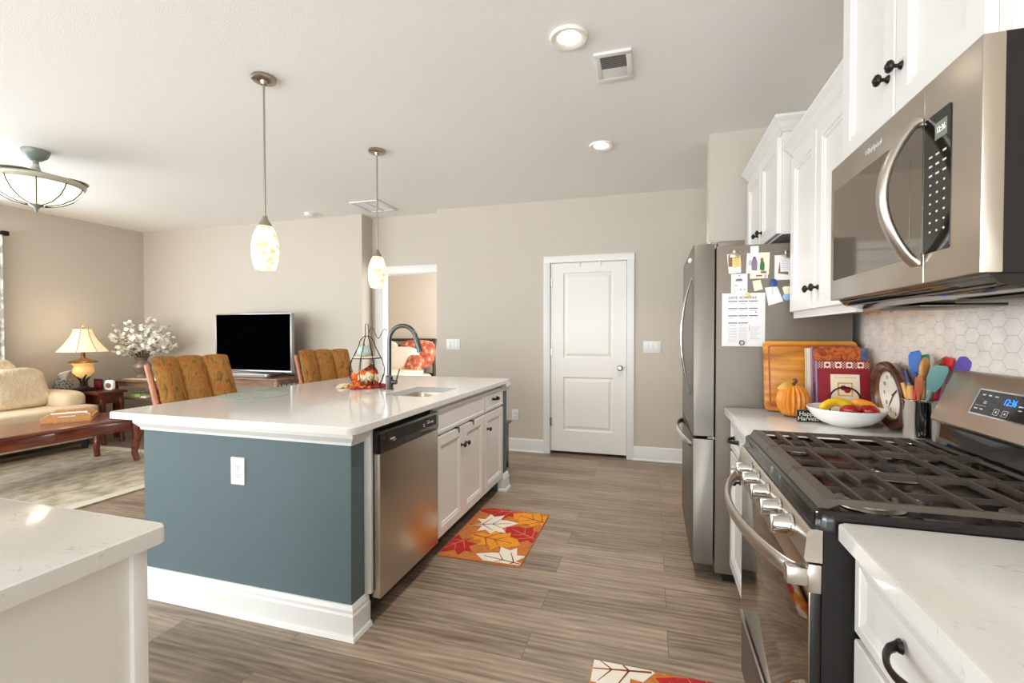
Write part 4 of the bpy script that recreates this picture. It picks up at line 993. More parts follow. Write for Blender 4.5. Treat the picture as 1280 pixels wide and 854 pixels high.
mb = MB(); mb.tube(pts, 0.0135, 14, flat=(0.8, 1.3)); mb.box(0.56, 0.574, 1.26, 1.284, 1.443, 1.46, 0.003); mb.box(0.56, 0.574, 1.26, 1.284, 1.752, 1.769, 0.003); mb.build('handle', 'steel', df)
lettering('Whirlpool', 0.024, (0.5743, 1.51, 1.797), -Y_, Z_, 'print_white', df)
mb = MB(); mb.prism([(1.172, 1.70), (1.215, 1.70), (1.215, 1.735), (1.172, 1.735)], (0.5733, 0, 0), Y_, Z_, -X_, 0.0005); mb.build('display', 'lcd', kp)
lettering('12:36', 0.018, (0.5725, 1.193, 1.718), -Y_, Z_, 'display_pale', kp, 'clock_digits', xs=0.8)
mb = MB()
for r_ in range(9):
    for c_ in range(3):
        w = 0.012 if r_ < 3 else 0.006
        y = 1.18 + c_ * 0.025; z = 1.668 - r_ * 0.02; mb.prism([(y - w / 2, z), (y + w / 2, z), (y + w / 2, z + 0.004), (y - w / 2, z + 0.004)], (0.5733, 0, 0), Y_, Z_, -X_, 0.0004)
mb.build('key_print', 'print_white', kp)
mb = MB(); mb.prism([(0.595, 1.403), (0.612, 1.385), (0.66, 1.372), (0.90, 1.368), (0.955, 1.385), (0.955, 1.403)], (0, A2 + 0.012, 0), X_, Z_, Y_, B2 - A2 - 0.024, 0.004); ub = mb.build('underside', 'black_glass', mw)
mb = MB(); mb.box(0.69, 0.88, A2 + 0.06, A2 + 0.3, 1.364, 1.37, 0.002); mb.build('grease_filter', 'steel_dark', ub); mb = MB(); mb.box(0.69, 0.88, B2 - 0.3, B2 - 0.06, 1.364, 1.37, 0.002); mb.build('grease_filter', 'steel_dark', ub)
mb = MB(); mb.box(0.60, 0.606, A2 + 0.02, B2 - 0.02, 1.394, 1.397); mb.box(0.612, 0.618, A2 + 0.03, B2 - 0.03, 1.381, 1.384); mb.build('vent_louver', 'steel_dark', ub)

# ------------------------------------------------------------------ refrigerator
fr = thing('refrigerator', 'tall stainless bottom freezer refrigerator with grey side covered in papers', 'refrigerator', (0.57, 3.08, 0))
F0, F1 = 2.62, 3.53
mb = MB(); mb.box(0.318, 0.925, F0, F1, 0.045, 1.742, 0.004); mb.build('cabinet', 'fridge_side', fr)
mb = MB(); mb.box(0.36, 0.9, F0 + 0.02, F1 - 0.02, 0.0, 0.045); mb.build('base_grille', 'black', fr)
def fdoor(z0, z1):
    mb = MB(); mb.prism([(0.214, F0 + 0.003), (0.309, F0 + 0.003), (0.309, F1 - 0.003), (0.214, F1 - 0.003), (0.2105, F1 - 0.006), (0.208, F1 - 0.05), (0.2075, F1 - 0.25), (0.2075, F0 + 0.25), (0.208, F0 + 0.03), (0.2105, F0 + 0.006)], (0, 0, z0), X_, Y_, Z_, z1 - z0, 0.003); return mb
fd = fdoor(0.757, 1.757).build('door', 'steel_dark', fr)
fz = fdoor(0.085, 0.741).build('freezer_drawer', 'steel_dark', fr)
yh = 2.74
pts = arc(lambda t: (0.213 - 0.058 * math.sin(math.pi * t) ** 0.75, yh, 0.945 + 0.655 * t), 26)
mb = MB(); mb.tube(pts, [0.006 + 0.006 * math.sin(math.pi * i / 26) for i in range(27)], 12, flat=(0.8, 1.3)); mb.build('handle', 'chrome', fd)
pts = arc(lambda t: (0.215 - 0.06 * math.sin(math.pi * t) ** 0.7, F0 + 0.06 + 0.79 * t, 0.69 + 0.02 * math.sin(math.pi * t)), 26)
mb = MB(); mb.tube(pts, 0.012, 12, flat=(1.5, 0.8)); mb.build('handle', 'chrome', fz)
mb = MB(); mb.box(0.285, 0.62, F0 + 0.02, F1 - 0.02, 1.742, 1.77, 0.004) if False else mb.box(0.325, 0.45, F0 + 0.004, F0 + 0.09, 1.741, 1.768, 0.004); mb.build('hinge_cover', 'fridge_side', fr)
mb = MB(); mb.cyl((0.29, F0 + 0.035, 1.755), (0.29, F0 + 0.035, 1.768), 0.014); mb.box(0.285, 0.33, F0 + 0.025, F0 + 0.045, 1.757, 1.766, 0.002); mb.build('hinge', 'nickel', fr)
mb = MB(); mb.cyl((0.309, F0 + 0.006, 0.742), (0.309, F0 + 0.006, 0.756), 0.008); mb.box(0.28, 0.34, F0 + 0.002, F0 + 0.02, 0.7455, 0.7525); mb.build('middle_hinge', 'nickel', fr)
tg = MB(); tg.box(0.19, 0.214, F0 + 0.1, F0 + 0.125, 1.68, 1.71, 0.004) if False else tg.ball((0.2, F0 + 0.12, 1.69), (0.012, 0.012, 0.014)); tg.cyl((0.2, F0 + 0.12, 1.69), (0.216, F0 + 0.12, 1.69), 0.006)
tag(tg.build('door_magnet', 'cream_paper'), 'small cream magnet clinging to the refrigerator door front', 'magnet')

# papers on the refrigerator side; x(px), z(py) read off the side plane
def fx(px): return 0.337 + (px - 900) * 0.0037
def fz_(py): return 1.227 + (433 - py) * 0.0041
YF = F0 - 0.0003
def sheet(name, label, cat, q, mat, lay=0, group=None, marks=(), th=0.0006):
    """q: corner pixels of the sheet, anticlockwise from lower left; marks: (poly in px, material)"""
    mats = [mat] + sorted({m for _, m in marks}); mb = MB()
    y = YF - lay * 0.0016 - 0.0002
    mb.prism([(fx(a), fz_(b)) for a, b in q], (0, y, 0), X_, Z_, -Y_, th)
    for p, m in marks:
        mb.m = mats.index(m); mb.prism([(fx(a), fz_(b)) for a, b in p], (0, y - th, 0), X_, Z_, -Y_, 0.0003)
    return tag(mb.build(name, mats, smooth=0), label, cat, group)
def bar(x0, y0, x1, y1): return [(x0, y1), (x1, y1), (x1, y0), (x0, y0)]
mk = []
for r_, y in enumerate((377, 386, 395, 404)):
    for c_, (a, b) in enumerate(((910, 921.5), (923, 934.5), (936, 947))):
        if r_ == 3 and c_ == 2: continue
        mk.append((bar(a, y - 0.6, b, y + 0.6), 'ink'))
        mk.append((bar(a + 1.5, y + 2.4, a + (9 if (r_ + c_) % 2 else 5), y + 3.1), 'ink_light'))
for k in range(9): mk.append((bar(910, 410 + k * 2.1, 921, 410.5 + k * 2.1), 'ink_light')); mk.append((bar(923.5, 410 + k * 2.1, 934, 410.5 + k * 2.1), 'ink_light'))
for k in range(7): mk.append((bar(938, 409 + k * 2.4, 950 - (k % 3) * 2, 409.6 + k * 2.4), 'ink_light'))
mk.append((bar(936.4, 407, 936.9, 414), 'ink')); mk.append((bar(944, 390, 945.4, 391.4), 'ink_dark'))
nt = sheet('schedule_sheet', 'large white printed schedule sheet on the refrigerator side', 'paper', bar(902, 367, 956, 433), 'paper', 1, None, mk)
lettering('DATE  SCHEDULE', 0.017, (fx(928), YF - 0.0030, fz_(372.6)), X_, Z_, 'ink_dark', nt, xs=0.98)
def disc(name, label, cat, px, py, r, mat, lay=2, th=0.006, group=None, ring=None):
    mb = MB(); y = YF - lay * 0.0016
    if ring: mb.lathe([(r, 0), (r, th), (ring, th), (ring, 0)], (fx(px), y, fz_(py)), 24, '-Y', close=True)
    else: mb.lathe([(0, 0), (r, 0), (r, th * 0.7), (r * 0.85, th), (0, th)], (fx(px), y, fz_(py)), 24, '-Y')
    return tag(mb.build(name, mat), label, cat, group)
disc('round_magnet', 'round yellow magnet at the top of the schedule sheet', 'magnet', 933.5, 369, 0.0115, 'yellow_paper', 2.4)
disc('ring_magnet', 'dark ring magnet at the foot of the schedule sheet', 'magnet', 927.3, 428.5, 0.0125, 'ink_dark', 2, 0.005, None, 0.009)
mk = [(bar(919, 350, 928, 352), 'ink_purple'), (bar(920.5, 349, 926.5, 350.2), 'ink_purple'), (bar(921, 353, 926, 353.6), 'ink_light'), (bar(917.5, 357, 922, 357.8), 'ink'), (bar(926, 357.2, 931, 357.8), 'ink_light'), (bar(917, 362.3, 922, 362.9), 'ink_light'), (bar(925, 362, 927, 363.2), 'ink'), (bar(929.5, 362, 931.5, 363.2), 'ink'), (bar(917, 365, 920, 365.5), 'ink'), (bar(923.2, 344.8, 924.6, 346.2), 'ink_dark')]
sheet('appointment_card', 'white card with purple heading above the schedule sheet', 'paper', bar(913.5, 343, 934, 368), 'paper', 0, None, mk)
# left clip cluster
sheet('photo', 'torn brown photo held by the left spring clip', 'photo', [(910.5, 342.5), (926, 341.5), (925, 320), (908, 318)], 'paper', 0, 'photos on the refrigerator', [([(910, 334), (915, 334), (915, 320), (909.5, 319)], 'brown_print'), (bar(911, 337, 922, 338), 'cream_paper')])
sheet('sticky_note', 'yellow note held by the left spring clip', 'paper', [(915.5, 335.5), (926, 333.5), (925, 321), (914.5, 321)], 'yellow_paper', 1, None, [([(916.5, 323.5 + k * 2.6), (923.5, 323.3 + k * 2.6), (923.5, 322.8 + k * 2.6), (916.5, 323 + k * 2.6)], 'brown_print') for k in range(5)])
def clip(label, px, py):
    t = thing('spring_clip', label, 'clip', (fx(px), YF - 0.004, fz_(py)), 'spring clips on the refrigerator'); mb = MB(); x, z, y = fx(px), fz_(py), YF - 0.0042
    mb.prism([(-0.022, -0.018), (0.022, -0.018), (0.02, 0.0), (0.008, 0.008), (-0.008, 0.008), (-0.02, 0.0)], (x, y, z), X_, Z_, -Y_, 0.003, 0.001); mb.build('jaw', 'nickel', t)
    mb = MB(); mb.prism([(0.008 * math.cos(a), 0.014 + 0.011 * math.sin(a)) for a in [2 * math.pi * k / 14 for k in range(14)]], (x, y - 0.002, z), X_, Z_, -Y_, 0.004, 0.001); mb.build('thumb_grip', 'nickel', t)
clip('grey spring clip holding a yellow note and photo', 917.5, 318)
# middle photos
sheet('note_card', 'blank white card at the top above the middle photos', 'paper', bar(937.3, 309.5, 947.5, 320), 'paper', 0)
sheet('photo', 'black and white portrait photo on the refrigerator side', 'photo', [(932, 342.8), (947.3, 343.2), (947.8, 318.5), (933, 318)], 'paper', 1, 'photos on the refrigerator', [([(939, 339), (945.5, 340), (946, 330), (944, 323), (942, 322), (940, 325), (938.5, 330)], 'ink_purple'), ([(934.5, 333), (938, 333.5), (939.5, 328), (937, 326), (935, 328)], 'ink_light'), ([(941, 325.5), (942.5, 325.5), (942.5, 322.8), (941, 322.8)], 'ink_dark')])
sheet('photo', 'color photo of a figure in green on the refrigerator side', 'photo', [(947.6, 344.3), (960, 345), (961.2, 318), (948, 317.8)], 'cream_paper', 0.5, 'photos on the refrigerator', [([(949, 339), (954.5, 340.5), (955, 333), (954, 329), (950, 329), (949, 333)], 'green'), ([(949.5, 329), (953.5, 329), (953, 324.5), (950, 324.5)], 'brown_print'), ([(950, 343), (957, 343.5), (957, 340.8), (950, 340.5)], 'brown_print')])
sheet('photo', 'narrow photo strip below the two middle photos', 'photo', bar(937, 342.5, 959, 349.5), 'cream_paper', 0.1, 'photos on the refrigerator', [(bar(944.5, 345.2, 952, 347), 'brown_print'), (bar(954, 344.5, 958, 349), 'ink_light')])
sheet('note_paper', 'small tilted cream note beside the blue magnet', 'paper', [(942.5, 365), (953, 362.7), (950, 351), (940, 352.6)], 'cream_paper', 0)
# right clip cluster
sheet('photo', 'white framed photo stack held by the right spring clip', 'photo', bar(967, 322, 986, 352), 'paper', 0, 'photos on the refrigerator', [([(971, 344), (983.5, 346), (983.5, 343), (973, 330)], 'brown_print'), ([(968, 330), (970.5, 343), (971, 343), (971, 326), (968, 324)], 'cream_paper')])
sheet('note_paper', 'ruled grey note held by the right spring clip', 'paper', [(974, 342.3), (987, 342), (987.5, 324.5), (973, 325)], 'paper', 1, None, [(bar(975.5, 328 + k * 2.2, 985.5, 328.6 + k * 2.2), 'ink_light') for k in range(6)])
clip('grey spring clip holding a ruled note and photo', 980.5, 322)
sheet('note_paper', 'torn white scrap hanging under the blue magnet', 'paper', [(960, 383), (978, 378), (970, 359), (955.5, 361)], 'paper', 0, None, [(bar(964.5, 363, 965.2, 370), 'ink_light')])
mb = MB(); mb.prism([(fx(a), fz_(b)) for a, b in ((961.5, 360), (969.5, 360), (970, 355), (968.5, 351.5), (965.5, 350.3), (962.5, 351.5), (961, 355))], (0, YF - 0.0018, 0), X_, Z_, -Y_, 0.008, 0.002)
tag(mb.build('clip_magnet', 'blue_plastic'), 'dark blue clip magnet holding a torn white scrap', 'magnet')
t = thing('bottle_magnet', 'small beige and light blue magnet low at the right of the papers', 'magnet', (fx(982), YF, fz_(368)))
mb = MB(); mb.prism([(fx(a), fz_(b)) for a, b in ((979, 369.5), (985, 369.5), (986.5, 361.5), (984, 360), (979, 360), (976.5, 361.5))], (0, YF, 0), X_, Z_, -Y_, 0.006, 0.0015); mb.build('top', 'light_wood' if False else 'cream_paper', t)
mb = MB(); mb.prism([(fx(982 + 5 * math.cos(a)), fz_(372.5 + 4.6 * math.sin(a))) for a in [2 * math.pi * k / 16 for k in range(16)]], (0, YF - 0.0002, 0), X_, Z_, -Y_, 0.005, 0.0015); mb.build('base', 'sky_blue', t)
# ------------------------------------------------------------------ things on the far worktop
ZT = 0.9145
# cutting board leaning on the refrigerator
mb = MB(); t = MB()
L_ = math.hypot(0.335, 0.055); V = Vector((0, 0.055, 0.335)).normalized(); N_ = X_.cross(V)
P0 = Vector((0.722, 2.538, ZT + 0.003))
mb.prism(rrect(-0.195, 0.0, 0.205, L_, 0.022, 5), P0, X_, V, N_, 0.02, 0.005)
mb.m = 1
o_ = rrect(-0.175, 0.02, 0.185, L_ - 0.02, 0.014, 4); i_ = rrect(-0.167, 0.028, 0.177, L_ - 0.028, 0.01, 4)
q = bmesh.new(); a = [q.verts.new(P0 + X_ * x + V * y + N_ * 0.0205) for x, y in o_]; b = [q.verts.new(P0 + X_ * x + V * y + N_ * 0.0205) for x, y in i_]
for k in range(len(a)): q.faces.new((a[k], a[(k + 1) % len(a)], b[(k + 1) % len(a)], b[k]))
mb.take(q)
tag(mb.build('cutting_board', ['bamboo', 'rust']), 'striped wooden cutting board with juice groove leaning against the refrigerator', 'cutting board')

def pumpkin_mesh(c, r, h, lobes=9, amp=0.16):
    mb = MB(); prof = [(0, 0.12 * h)] + [(r * math.sin(a) ** 0.75, h / 2 - h / 2 * math.cos(a) + 0.02 * h) for a in [math.pi * k / 12 for k in range(1, 12)]] + [(0, h * 0.93)]
    prof[0] = (0, 0.02 * h)
    mb.lathe(prof, c, 72, 'Z', lobes * 2 // 1, amp)
    return mb
t = thing('pumpkin', 'orange ceramic pumpkin with gold leaf standing before the cutting board', 'pumpkin', (0.615, 2.40, ZT))
c = (0.615, 2.40, ZT)
pumpkin_mesh(c, 0.068, 0.142, 9, 0.14).build('body', 'pumpkin', t)
mb = MB(); mb.tube([(0.615, 2.4, ZT + 0.13), (0.617, 2.398, ZT + 0.15), (0.628, 2.392, ZT + 0.163), (0.622, 2.386, ZT + 0.172), (0.612, 2.39, ZT + 0.17)], [0.009, 0.007, 0.006, 0.005, 0.004], 10); mb.build('stem', 'stem', t)
mb = MB()
mb.surf(lambda u, v: Vector((0.607 - 0.06 * u, 2.385 - 0.01 * math.sin(u * 3), ZT + 0.148 - 0.02 * u * u + (v - 0.5) * 0.034 * math.sin(math.pi * min(1, u * 0.95 + 0.05)) ** 0.8)), 10, 4, thick=0.002); mb.build('leaf', 'gold_leaf', t)

t = thing('counter_sign', 'small black sign with white handwriting beside the fruit bowl', 'sign', (0.645, 2.285, ZT))
u = Vector((1, 0.1, 0)).normalized(); n = u.cross(Z_)
mb = MB(); mb.prism([(-0.045, 0), (0.05, 0), (0.05, 0.05), (-0.045, 0.05)], (0.645, 2.285, ZT), u, Z_, -n if n.y > 0 else n, 0.012, 0.001); mb.build('board', 'black', t)
ny = n if n.y < 0 else -n
lettering('Happy', 0.026, Vector((0.638, 2.2843, ZT + 0.034)) + ny * 0.0125, u, Z_, 'print_white', t)
lettering('Harvest', 0.026, Vector((0.640, 2.2843, ZT + 0.014)) + ny * 0.0125, u, Z_, 'print_white', t)

# fruit bowl and fruit
bc = (0.766, 2.235, ZT)
mb = MB(); mb.lathe([(0, 0.004), (0.05, 0.004), (0.051, 0), (0.057, 0), (0.062, 0.004), (0.09, 0.014), (0.117, 0.034), (0.133, 0.058), (0.139, 0.07), (0.1385, 0.073), (0.135, 0.072), (0.127, 0.058), (0.111, 0.038), (0.085, 0.019), (0.05, 0.01), (0, 0.009)], bc, 48)
tag(mb.build('fruit_bowl', 'white_ceramic'), 'wide white ceramic bowl of fruit on the far worktop', 'bowl')
for k, (off, lb) in enumerate((((-0.01, 0.0), 'yellow banana lying in the white bowl, at the front left'), ((0.01, 0.03), 'yellow banana lying behind another banana in the white bowl'))):
    pts = arc(lambda s: (bc[0] - 0.085 + off[0] + 0.125 * s, bc[1] - 0.01 + off[1] + 0.025 * math.sin(3 * s), ZT + 0.06 + 0.032 * math.sin(math.pi * s)), 14)
    mb = MB(); mb.tube(pts, [0.006] + [0.017 * min(1, 0.55 + 1.2 * math.sin(math.pi * i / 14)) for i in range(1, 14)] + [0.005], 10)
    tag(mb.build('banana', 'banana'), lb, 'banana', 'bananas in the fruit bowl')
for k, (x, y, lb) in enumerate(((-0.005, -0.062, 'red apple at the front middle of the white bowl'), (0.06, -0.055, 'red apple at the front right of the white bowl'))):
    t = thing('apple', lb, 'apple', (bc[0] + x, bc[1] + y, ZT + 0.028), 'apples in the fruit bowl')
    mb = MB(); mb.lathe([(0, 0.006), (0.014, 0.0), (0.03, 0.012), (0.037, 0.032), (0.034, 0.052), (0.02, 0.064), (0.006, 0.06), (0, 0.056)], (bc[0] + x, bc[1] + y, ZT + 0.026), 24); mb.build('body', 'apple', t)
    mb = MB(); mb.tube([(bc[0] + x, bc[1] + y, ZT + 0.08), (bc[0] + x + 0.004, bc[1] + y, ZT + 0.096)], 0.0015, 6); mb.build('stem', 'stem', t)
mb = MB(); mb.tube(arc(lambda s: (bc[0] + 0.03 + 0.085 * s, bc[1] + 0.03 - 0.02 * s, ZT + 0.093 - 0.02 * s), 10), [0.008, 0.016, 0.02, 0.0215, 0.022, 0.022, 0.0215, 0.02, 0.017, 0.012, 0.005], 12)
tag(mb.build('squash', 'orange_fruit'), 'yellow orange squash at the right of the white bowl', 'squash')

# cookbooks on an easel stand
def book(name, label, x0, x1, y, h, th, cover, spine=None, extra=None, lean=0.10, z0=ZT + 0.0075, parent_marks=()):
    t = thing(name, label, 'book', ((x0 + x1) / 2, y, z0), 'cookbooks on the far worktop')
    V = Vector((0, lean, 1)).normalized(); N_ = X_.cross(V); P0 = Vector((x0, y, z0 + 0.002)); w = x1 - x0
    mb = MB(); mb.prism([(0.003, 0.003), (w - 0.004, 0.003), (w - 0.004, h - 0.003), (0.003, h - 0.003)], P0 - N_ * (th - 0.003), X_, V, N_, th - 0.006); mb.build('pages', 'page', t)
    mb = MB(); mb.prism([(0, 0), (w, 0), (w, h), (0, h)], P0 - N_ * 0.003, X_, V, N_, 0.003); fc_ = mb.build('front_cover', cover, t)
    mb = MB(); mb.prism([(0, 0), (w, 0), (w, h), (0, h)], P0 - N_ * th, X_, V, N_, 0.003); mb.build('back_cover', cover, t)
    mb = MB(); mb.prism([(0, 0), (0.003, 0), (0.003, h), (0, h)], P0 - N_ * th, X_, V, N_, th); mb.build('spine', spine or cover, t)
    if extra:
        for m, polys in extra.items():
            mb = MB()
            for p in polys: mb.prism(p, P0 + N_ * 0.0001, X_, V, N_, 0.0005)
            mb.build('cover_print', m, fc_)
    return t
def rc(x0, y0, x1, y1): return [(x0, y0), (x1, y0), (x1, y1), (x0, y1)]
def applep(cx, cy, r): return [(cx + r * math.cos(a) * (1 - 0.12 * abs(math.sin(a)) ** 6), cy + r * 0.95 * math.sin(a)) for a in [2 * math.pi * k / 16 for k in range(16)]]
W_ = 0.198; Hb = 0.25
chk = []
for i in range(33):
    for j in range(3): chk.append(rc(0.002 + i * 0.006, 0.216 + j * 0.01 + (i % 2) * 0.005, 0.005 + i * 0.006, 0.2205 + j * 0.01 + (i % 2) * 0.005))
low = [rc(0.002 + i * 0.006, 0.004 + j * 0.01 + (i % 2) * 0.005, 0.005 + i * 0.006, 0.0085 + j * 0.01 + (i % 2) * 0.005) for i in range(33) for j in range(2)]
book('cookbook', 'dark red cookbook with apple squares, at the front of the stand', 0.705, 0.903, 2.36, Hb, 0.03, 'red_book', 'lilac',
     {'cream_book': [rc(0.05, 0.05, 0.16, 0.19)] + [rc(0.028 + k * 0.042, 0.219, 0.05 + k * 0.042, 0.244) for k in range(4)] + chk + low})
V = Vector((0, 0.10, 1)).normalized(); N_ = X_.cross(V)
fcv = [o for o in bpy.data.objects if o.name.startswith('front_cover')][-1]
P0 = Vector((0.705, 2.36, ZT + 0.0095)) + N_ * 0.0007
mb = MB()
for k in range(4): mb.prism(applep(0.039 + k * 0.042, 0.231, 0.007), P0, X_, V, N_, 0.0004)
mb.prism(applep(0.098, 0.131, 0.012), P0 + N_ * 0.001, X_, V, N_, 0.0004); mb.prism(applep(0.113, 0.121, 0.013), P0 + N_ * 0.001, X_, V, N_, 0.0004)
mb.build('apple_print', 'apple', fcv)
mb = MB()
for a_, b_, c_, d_ in ((0.076, 0.095, 0.134, 0.101), (0.076, 0.149, 0.134, 0.155), (0.076, 0.101, 0.082, 0.149), (0.128, 0.101, 0.134, 0.149)): mb.prism(rc(a_, b_, c_, d_), P0, X_, V, N_, 0.0004)
for k in range(7): mb.prism(rc(0.066 + k * 0.012, 0.174, 0.073 + k * 0.012, 0.178), P0, X_, V, N_, 0.0004); mb.prism(rc(0.066 + k * 0.012, 0.057, 0.073 + k * 0.012, 0.06), P0, X_, V, N_, 0.0004)
mb.build('frame_print', 'gold_leaf', fcv)
book('cookbook', 'white edged book with lilac spine and autumn food photo behind the red cookbook', 0.70, 0.886, 2.405, 0.31, 0.026, 'food_photo', 'lilac')
book('cookbook', 'blue grey cookbook standing behind, at the right of the stack', 0.75, 0.930, 2.436, 0.304, 0.018, 'blue_cover')
book('cookbook', 'cream spiral bound book, its edge showing left of the lilac spine', 0.690, 0.86, 2.462, 0.302, 0.02, 'cream_book')
es = MB()
es.tube([(0.745, 2.345, ZT + 0.004), (0.745, 2.349, ZT + 0.095)] + [(0.802 - 0.057 * math.cos(a), 2.351, ZT + 0.095 + 0.05 * math.sin(a)) for a in [math.pi * k / 12 for k in range(1, 12)]] + [(0.859, 2.349, ZT + 0.095), (0.859, 2.345, ZT + 0.004)], 0.0035, 8)
es.tube([(0.745, 2.31, ZT + 0.004), (0.745, 2.50, ZT + 0.004)], 0.0035, 8); es.tube([(0.859, 2.31, ZT + 0.004), (0.859, 2.50, ZT + 0.004)], 0.0035, 8)
tag(es.build('book_stand', 'black_wire'), 'black wire arch stand holding the red cookbook upright', 'book stand')

# wall clock leaning on the tile
ck = thing('round_clock', 'dark wood round clock leaning on the tile beside the cookbooks', 'clock', (0.905, 2.2, ZT))
MTX = Matrix.Rotation(R(-6), 3, 'Y')
def ckm(mb, name, mat, parent):
    cc = Vector((0.918, 2.2, ZT + 0.136))
    mb.v = [cc + MTX @ Vector(v) for v in mb.v]
    return mb.build(name, mat, parent)
mb = MB(); mb.lathe([(0.095, 0.012), (0.098, 0.02), (0.108, 0.03), (0.122, 0.034), (0.132, 0.028), (0.135, 0.016), (0.13, 0.006), (0.125, 0.0), (0.125, -0.012), (0, -0.012), (0, -0.008), (0.095, -0.008)], (0, 0, 0), 48, '-X'); ckm(mb, 'frame', 'clock_wood', ck)
mb = MB(); mb.lathe([(0, 0.0), (0.097, 0.0), (0.097, 0.012), (0.0955, 0.012), (0.0955, 0.002), (0, 0.002)], (0, 0, 0), 40, '-X'); fce = ckm(mb, 'dial', 'clock_face', ck)
mb = MB(); mb.lathe([(0.095, 0.013), (0.1005, 0.021), (0.0985, 0.023), (0.093, 0.014)], (0, 0, 0), 48, '-X', close=True); ckm(mb, 'bezel', 'brass_brown', ck)
for k in range(12):
    a = R(30 * k); o = Vector((0.918, 2.2, ZT + 0.136)) + MTX @ Vector((-0.0025, -0.076 * math.sin(a), 0.076 * math.cos(a)))
    lettering(str(k or 12), 0.022, o, -Y_, MTX @ Z_, 'ink_dark', fce, 'numeral')
mb = MB()
for ang, L2, w in ((222, 0.075, 0.0028), (58, 0.045, 0.0038)):
    d = Vector((0, -math.sin(R(ang)), math.cos(R(ang)))); p = Vector((0, d.z, -d.y))
    mb.prism([(-0.012, -w * 0.6), (L2 * 0.6, -w), (L2, 0), (L2 * 0.6, w), (-0.012, w * 0.6)], (-0.0035, 0, 0), d, p, -X_, 0.001)
mb.lathe([(0, 0), (0.005, 0), (0.004, 0.004), (0, 0.004)], (-0.003, 0, 0), 12, '-X'); ckm(mb, 'hands', 'ink_dark', fce)

# utensil crock and utensils
cx, cy = 0.897, 1.957
mb = MB(); mb.lathe([(0, 0.002), (0.05, 0.002), (0.052, 0.004), (0.052, 0.142), (0.055, 0.146), (0.055, 0.151), (0.05, 0.151), (0.0495, 0.144), (0.0495, 0.006), (0, 0.006)], (cx, cy, ZT), 36)
tag(mb.build('utensil_crock', 'chrome'), 'polished steel crock of utensils beside the range backguard', 'utensil holder')
def utensil(name, label, rim, tip, hm, hr, blade=None, bm=None):
    """rim: where the handle crosses the crock mouth; the handle runs on down inside the crock"""
    r_, e = Vector((rim[0], rim[1], ZT + 0.14)), Vector(tip); d = (r_ - e).normalized(); b = r_
    while b.z > ZT + 0.02 and math.hypot(b.x - cx, b.y - cy) < 0.042 - hr * 0.5 + 0.004: b = b + d * 0.004
    t = thing(name, label, 'utensil', b, 'utensils in the steel crock')
    MB().tube([b, b.lerp(e, 0.3), b.lerp(e, 0.8), e], [hr * 0.8, hr, hr, hr * 0.8], 10).build('handle', hm, t)
    if blade: blade(e, (e - b).normalized()).build('head', bm, t)
    return t
def spat(w, L, th=0.004, tilt=0.35):
    def f(e, d):
        mb = MB(); s = Vector((math.sin(tilt), -math.cos(tilt), 0)); s = (s - d * s.dot(d)).normalized(); n = s.cross(d)
        mb.prism([(-w * 0.28, -0.012), (w * 0.28, -0.012), (w / 2, L * 0.3), (w / 2, L * 0.85), (w * 0.35, L), (-w * 0.3, L * 0.93), (-w / 2, L * 0.75), (-w / 2, L * 0.3)], e - n * th / 2, s, d, n, th, 0.001); return mb
    return f
def spoon(r, L):
    def f(e, d):
        mb = MB(); q = d.to_track_quat('Z', 'X').to_matrix()
        mb.ball(e + d * (L / 2 - 0.008), (r * 0.35, r, L / 2), 18, 10, q); return mb
    return f
utensil('spatula', 'bright blue spatula standing tallest in the steel crock', (cx - 0.008, cy + 0.012), (0.886, 1.975, 1.158), 'navy', 0.006, spat(0.036, 0.075, tilt=0.9), 'blue_si')
utensil('spatula', 'green spatula behind the blue one in the steel crock', (cx + 0.012, cy + 0.02), (0.914, 1.985, 1.165), 'handle_wood', 0.006, spat(0.04, 0.055), 'green_si')
utensil('wooden_spoon', 'large orange brown wooden spoon in the middle of the steel crock', (cx + 0.0, cy - 0.005), (0.899, 1.95, 1.135), 'handle_wood', 0.008, spoon(0.032, 0.085), 'handle_wood')
utensil('wooden_spoon', 'darker wooden spoon leaning right behind the teal scraper', (cx + 0.016, cy - 0.012), (0.925, 1.925, 1.145), 'rust', 0.007, spoon(0.028, 0.075), 'brown_wood')
utensil('scraper', 'dull teal scraper at the front right of the steel crock', (cx - 0.002, cy - 0.03), (0.903, 1.908, 1.11), 'teal', 0.006, spat(0.046, 0.085, 0.006, 0.9), 'teal')
utensil('wooden_spatula', 'rust colored flat wooden tool at the front of the steel crock', (cx - 0.022, cy - 0.028), (0.873, 1.924, 1.09), 'rust', 0.006, spat(0.022, 0.06, 0.005, 0.9), 'rust')
utensil('wooden_spoon', 'spoon turned upside down, its pale wooden handle at the left rim of the crock', (cx - 0.03, cy + 0.018), (0.853, 1.985, 1.118), 'handle_wood', 0.0085)
utensil('wooden_spoon', 'spoon turned upside down, its short thick yellow handle at the front rim', (cx - 0.035, cy - 0.006), (0.858, 1.948, 1.112), 'handle_wood', 0.0115)
utensil('kitchen_knife', 'grey handled knife between the two pale wooden handles in the crock', (cx - 0.03, cy + 0.006), (0.864, 1.968, 1.12), 'grey_si', 0.007)
utensil('kitchen_knife', 'navy handled knife leaning left in the steel crock', (cx - 0.024, cy + 0.0), (0.86, 1.985, 1.165), 'navy', 0.0075)
utensil('tongs', 'slim red handled tongs among the wooden handles in the crock', (cx - 0.028, cy - 0.014), (0.872, 1.935, 1.128), 'red_si', 0.006)
utensil('spatula', 'red scoop end rising above the range backguard right beside the teal scraper', (cx + 0.026, cy - 0.022), (0.936, 1.905, 1.172), 'red_si', 0.005, spat(0.045, 0.044, 0.006, 0.25), 'red_si')
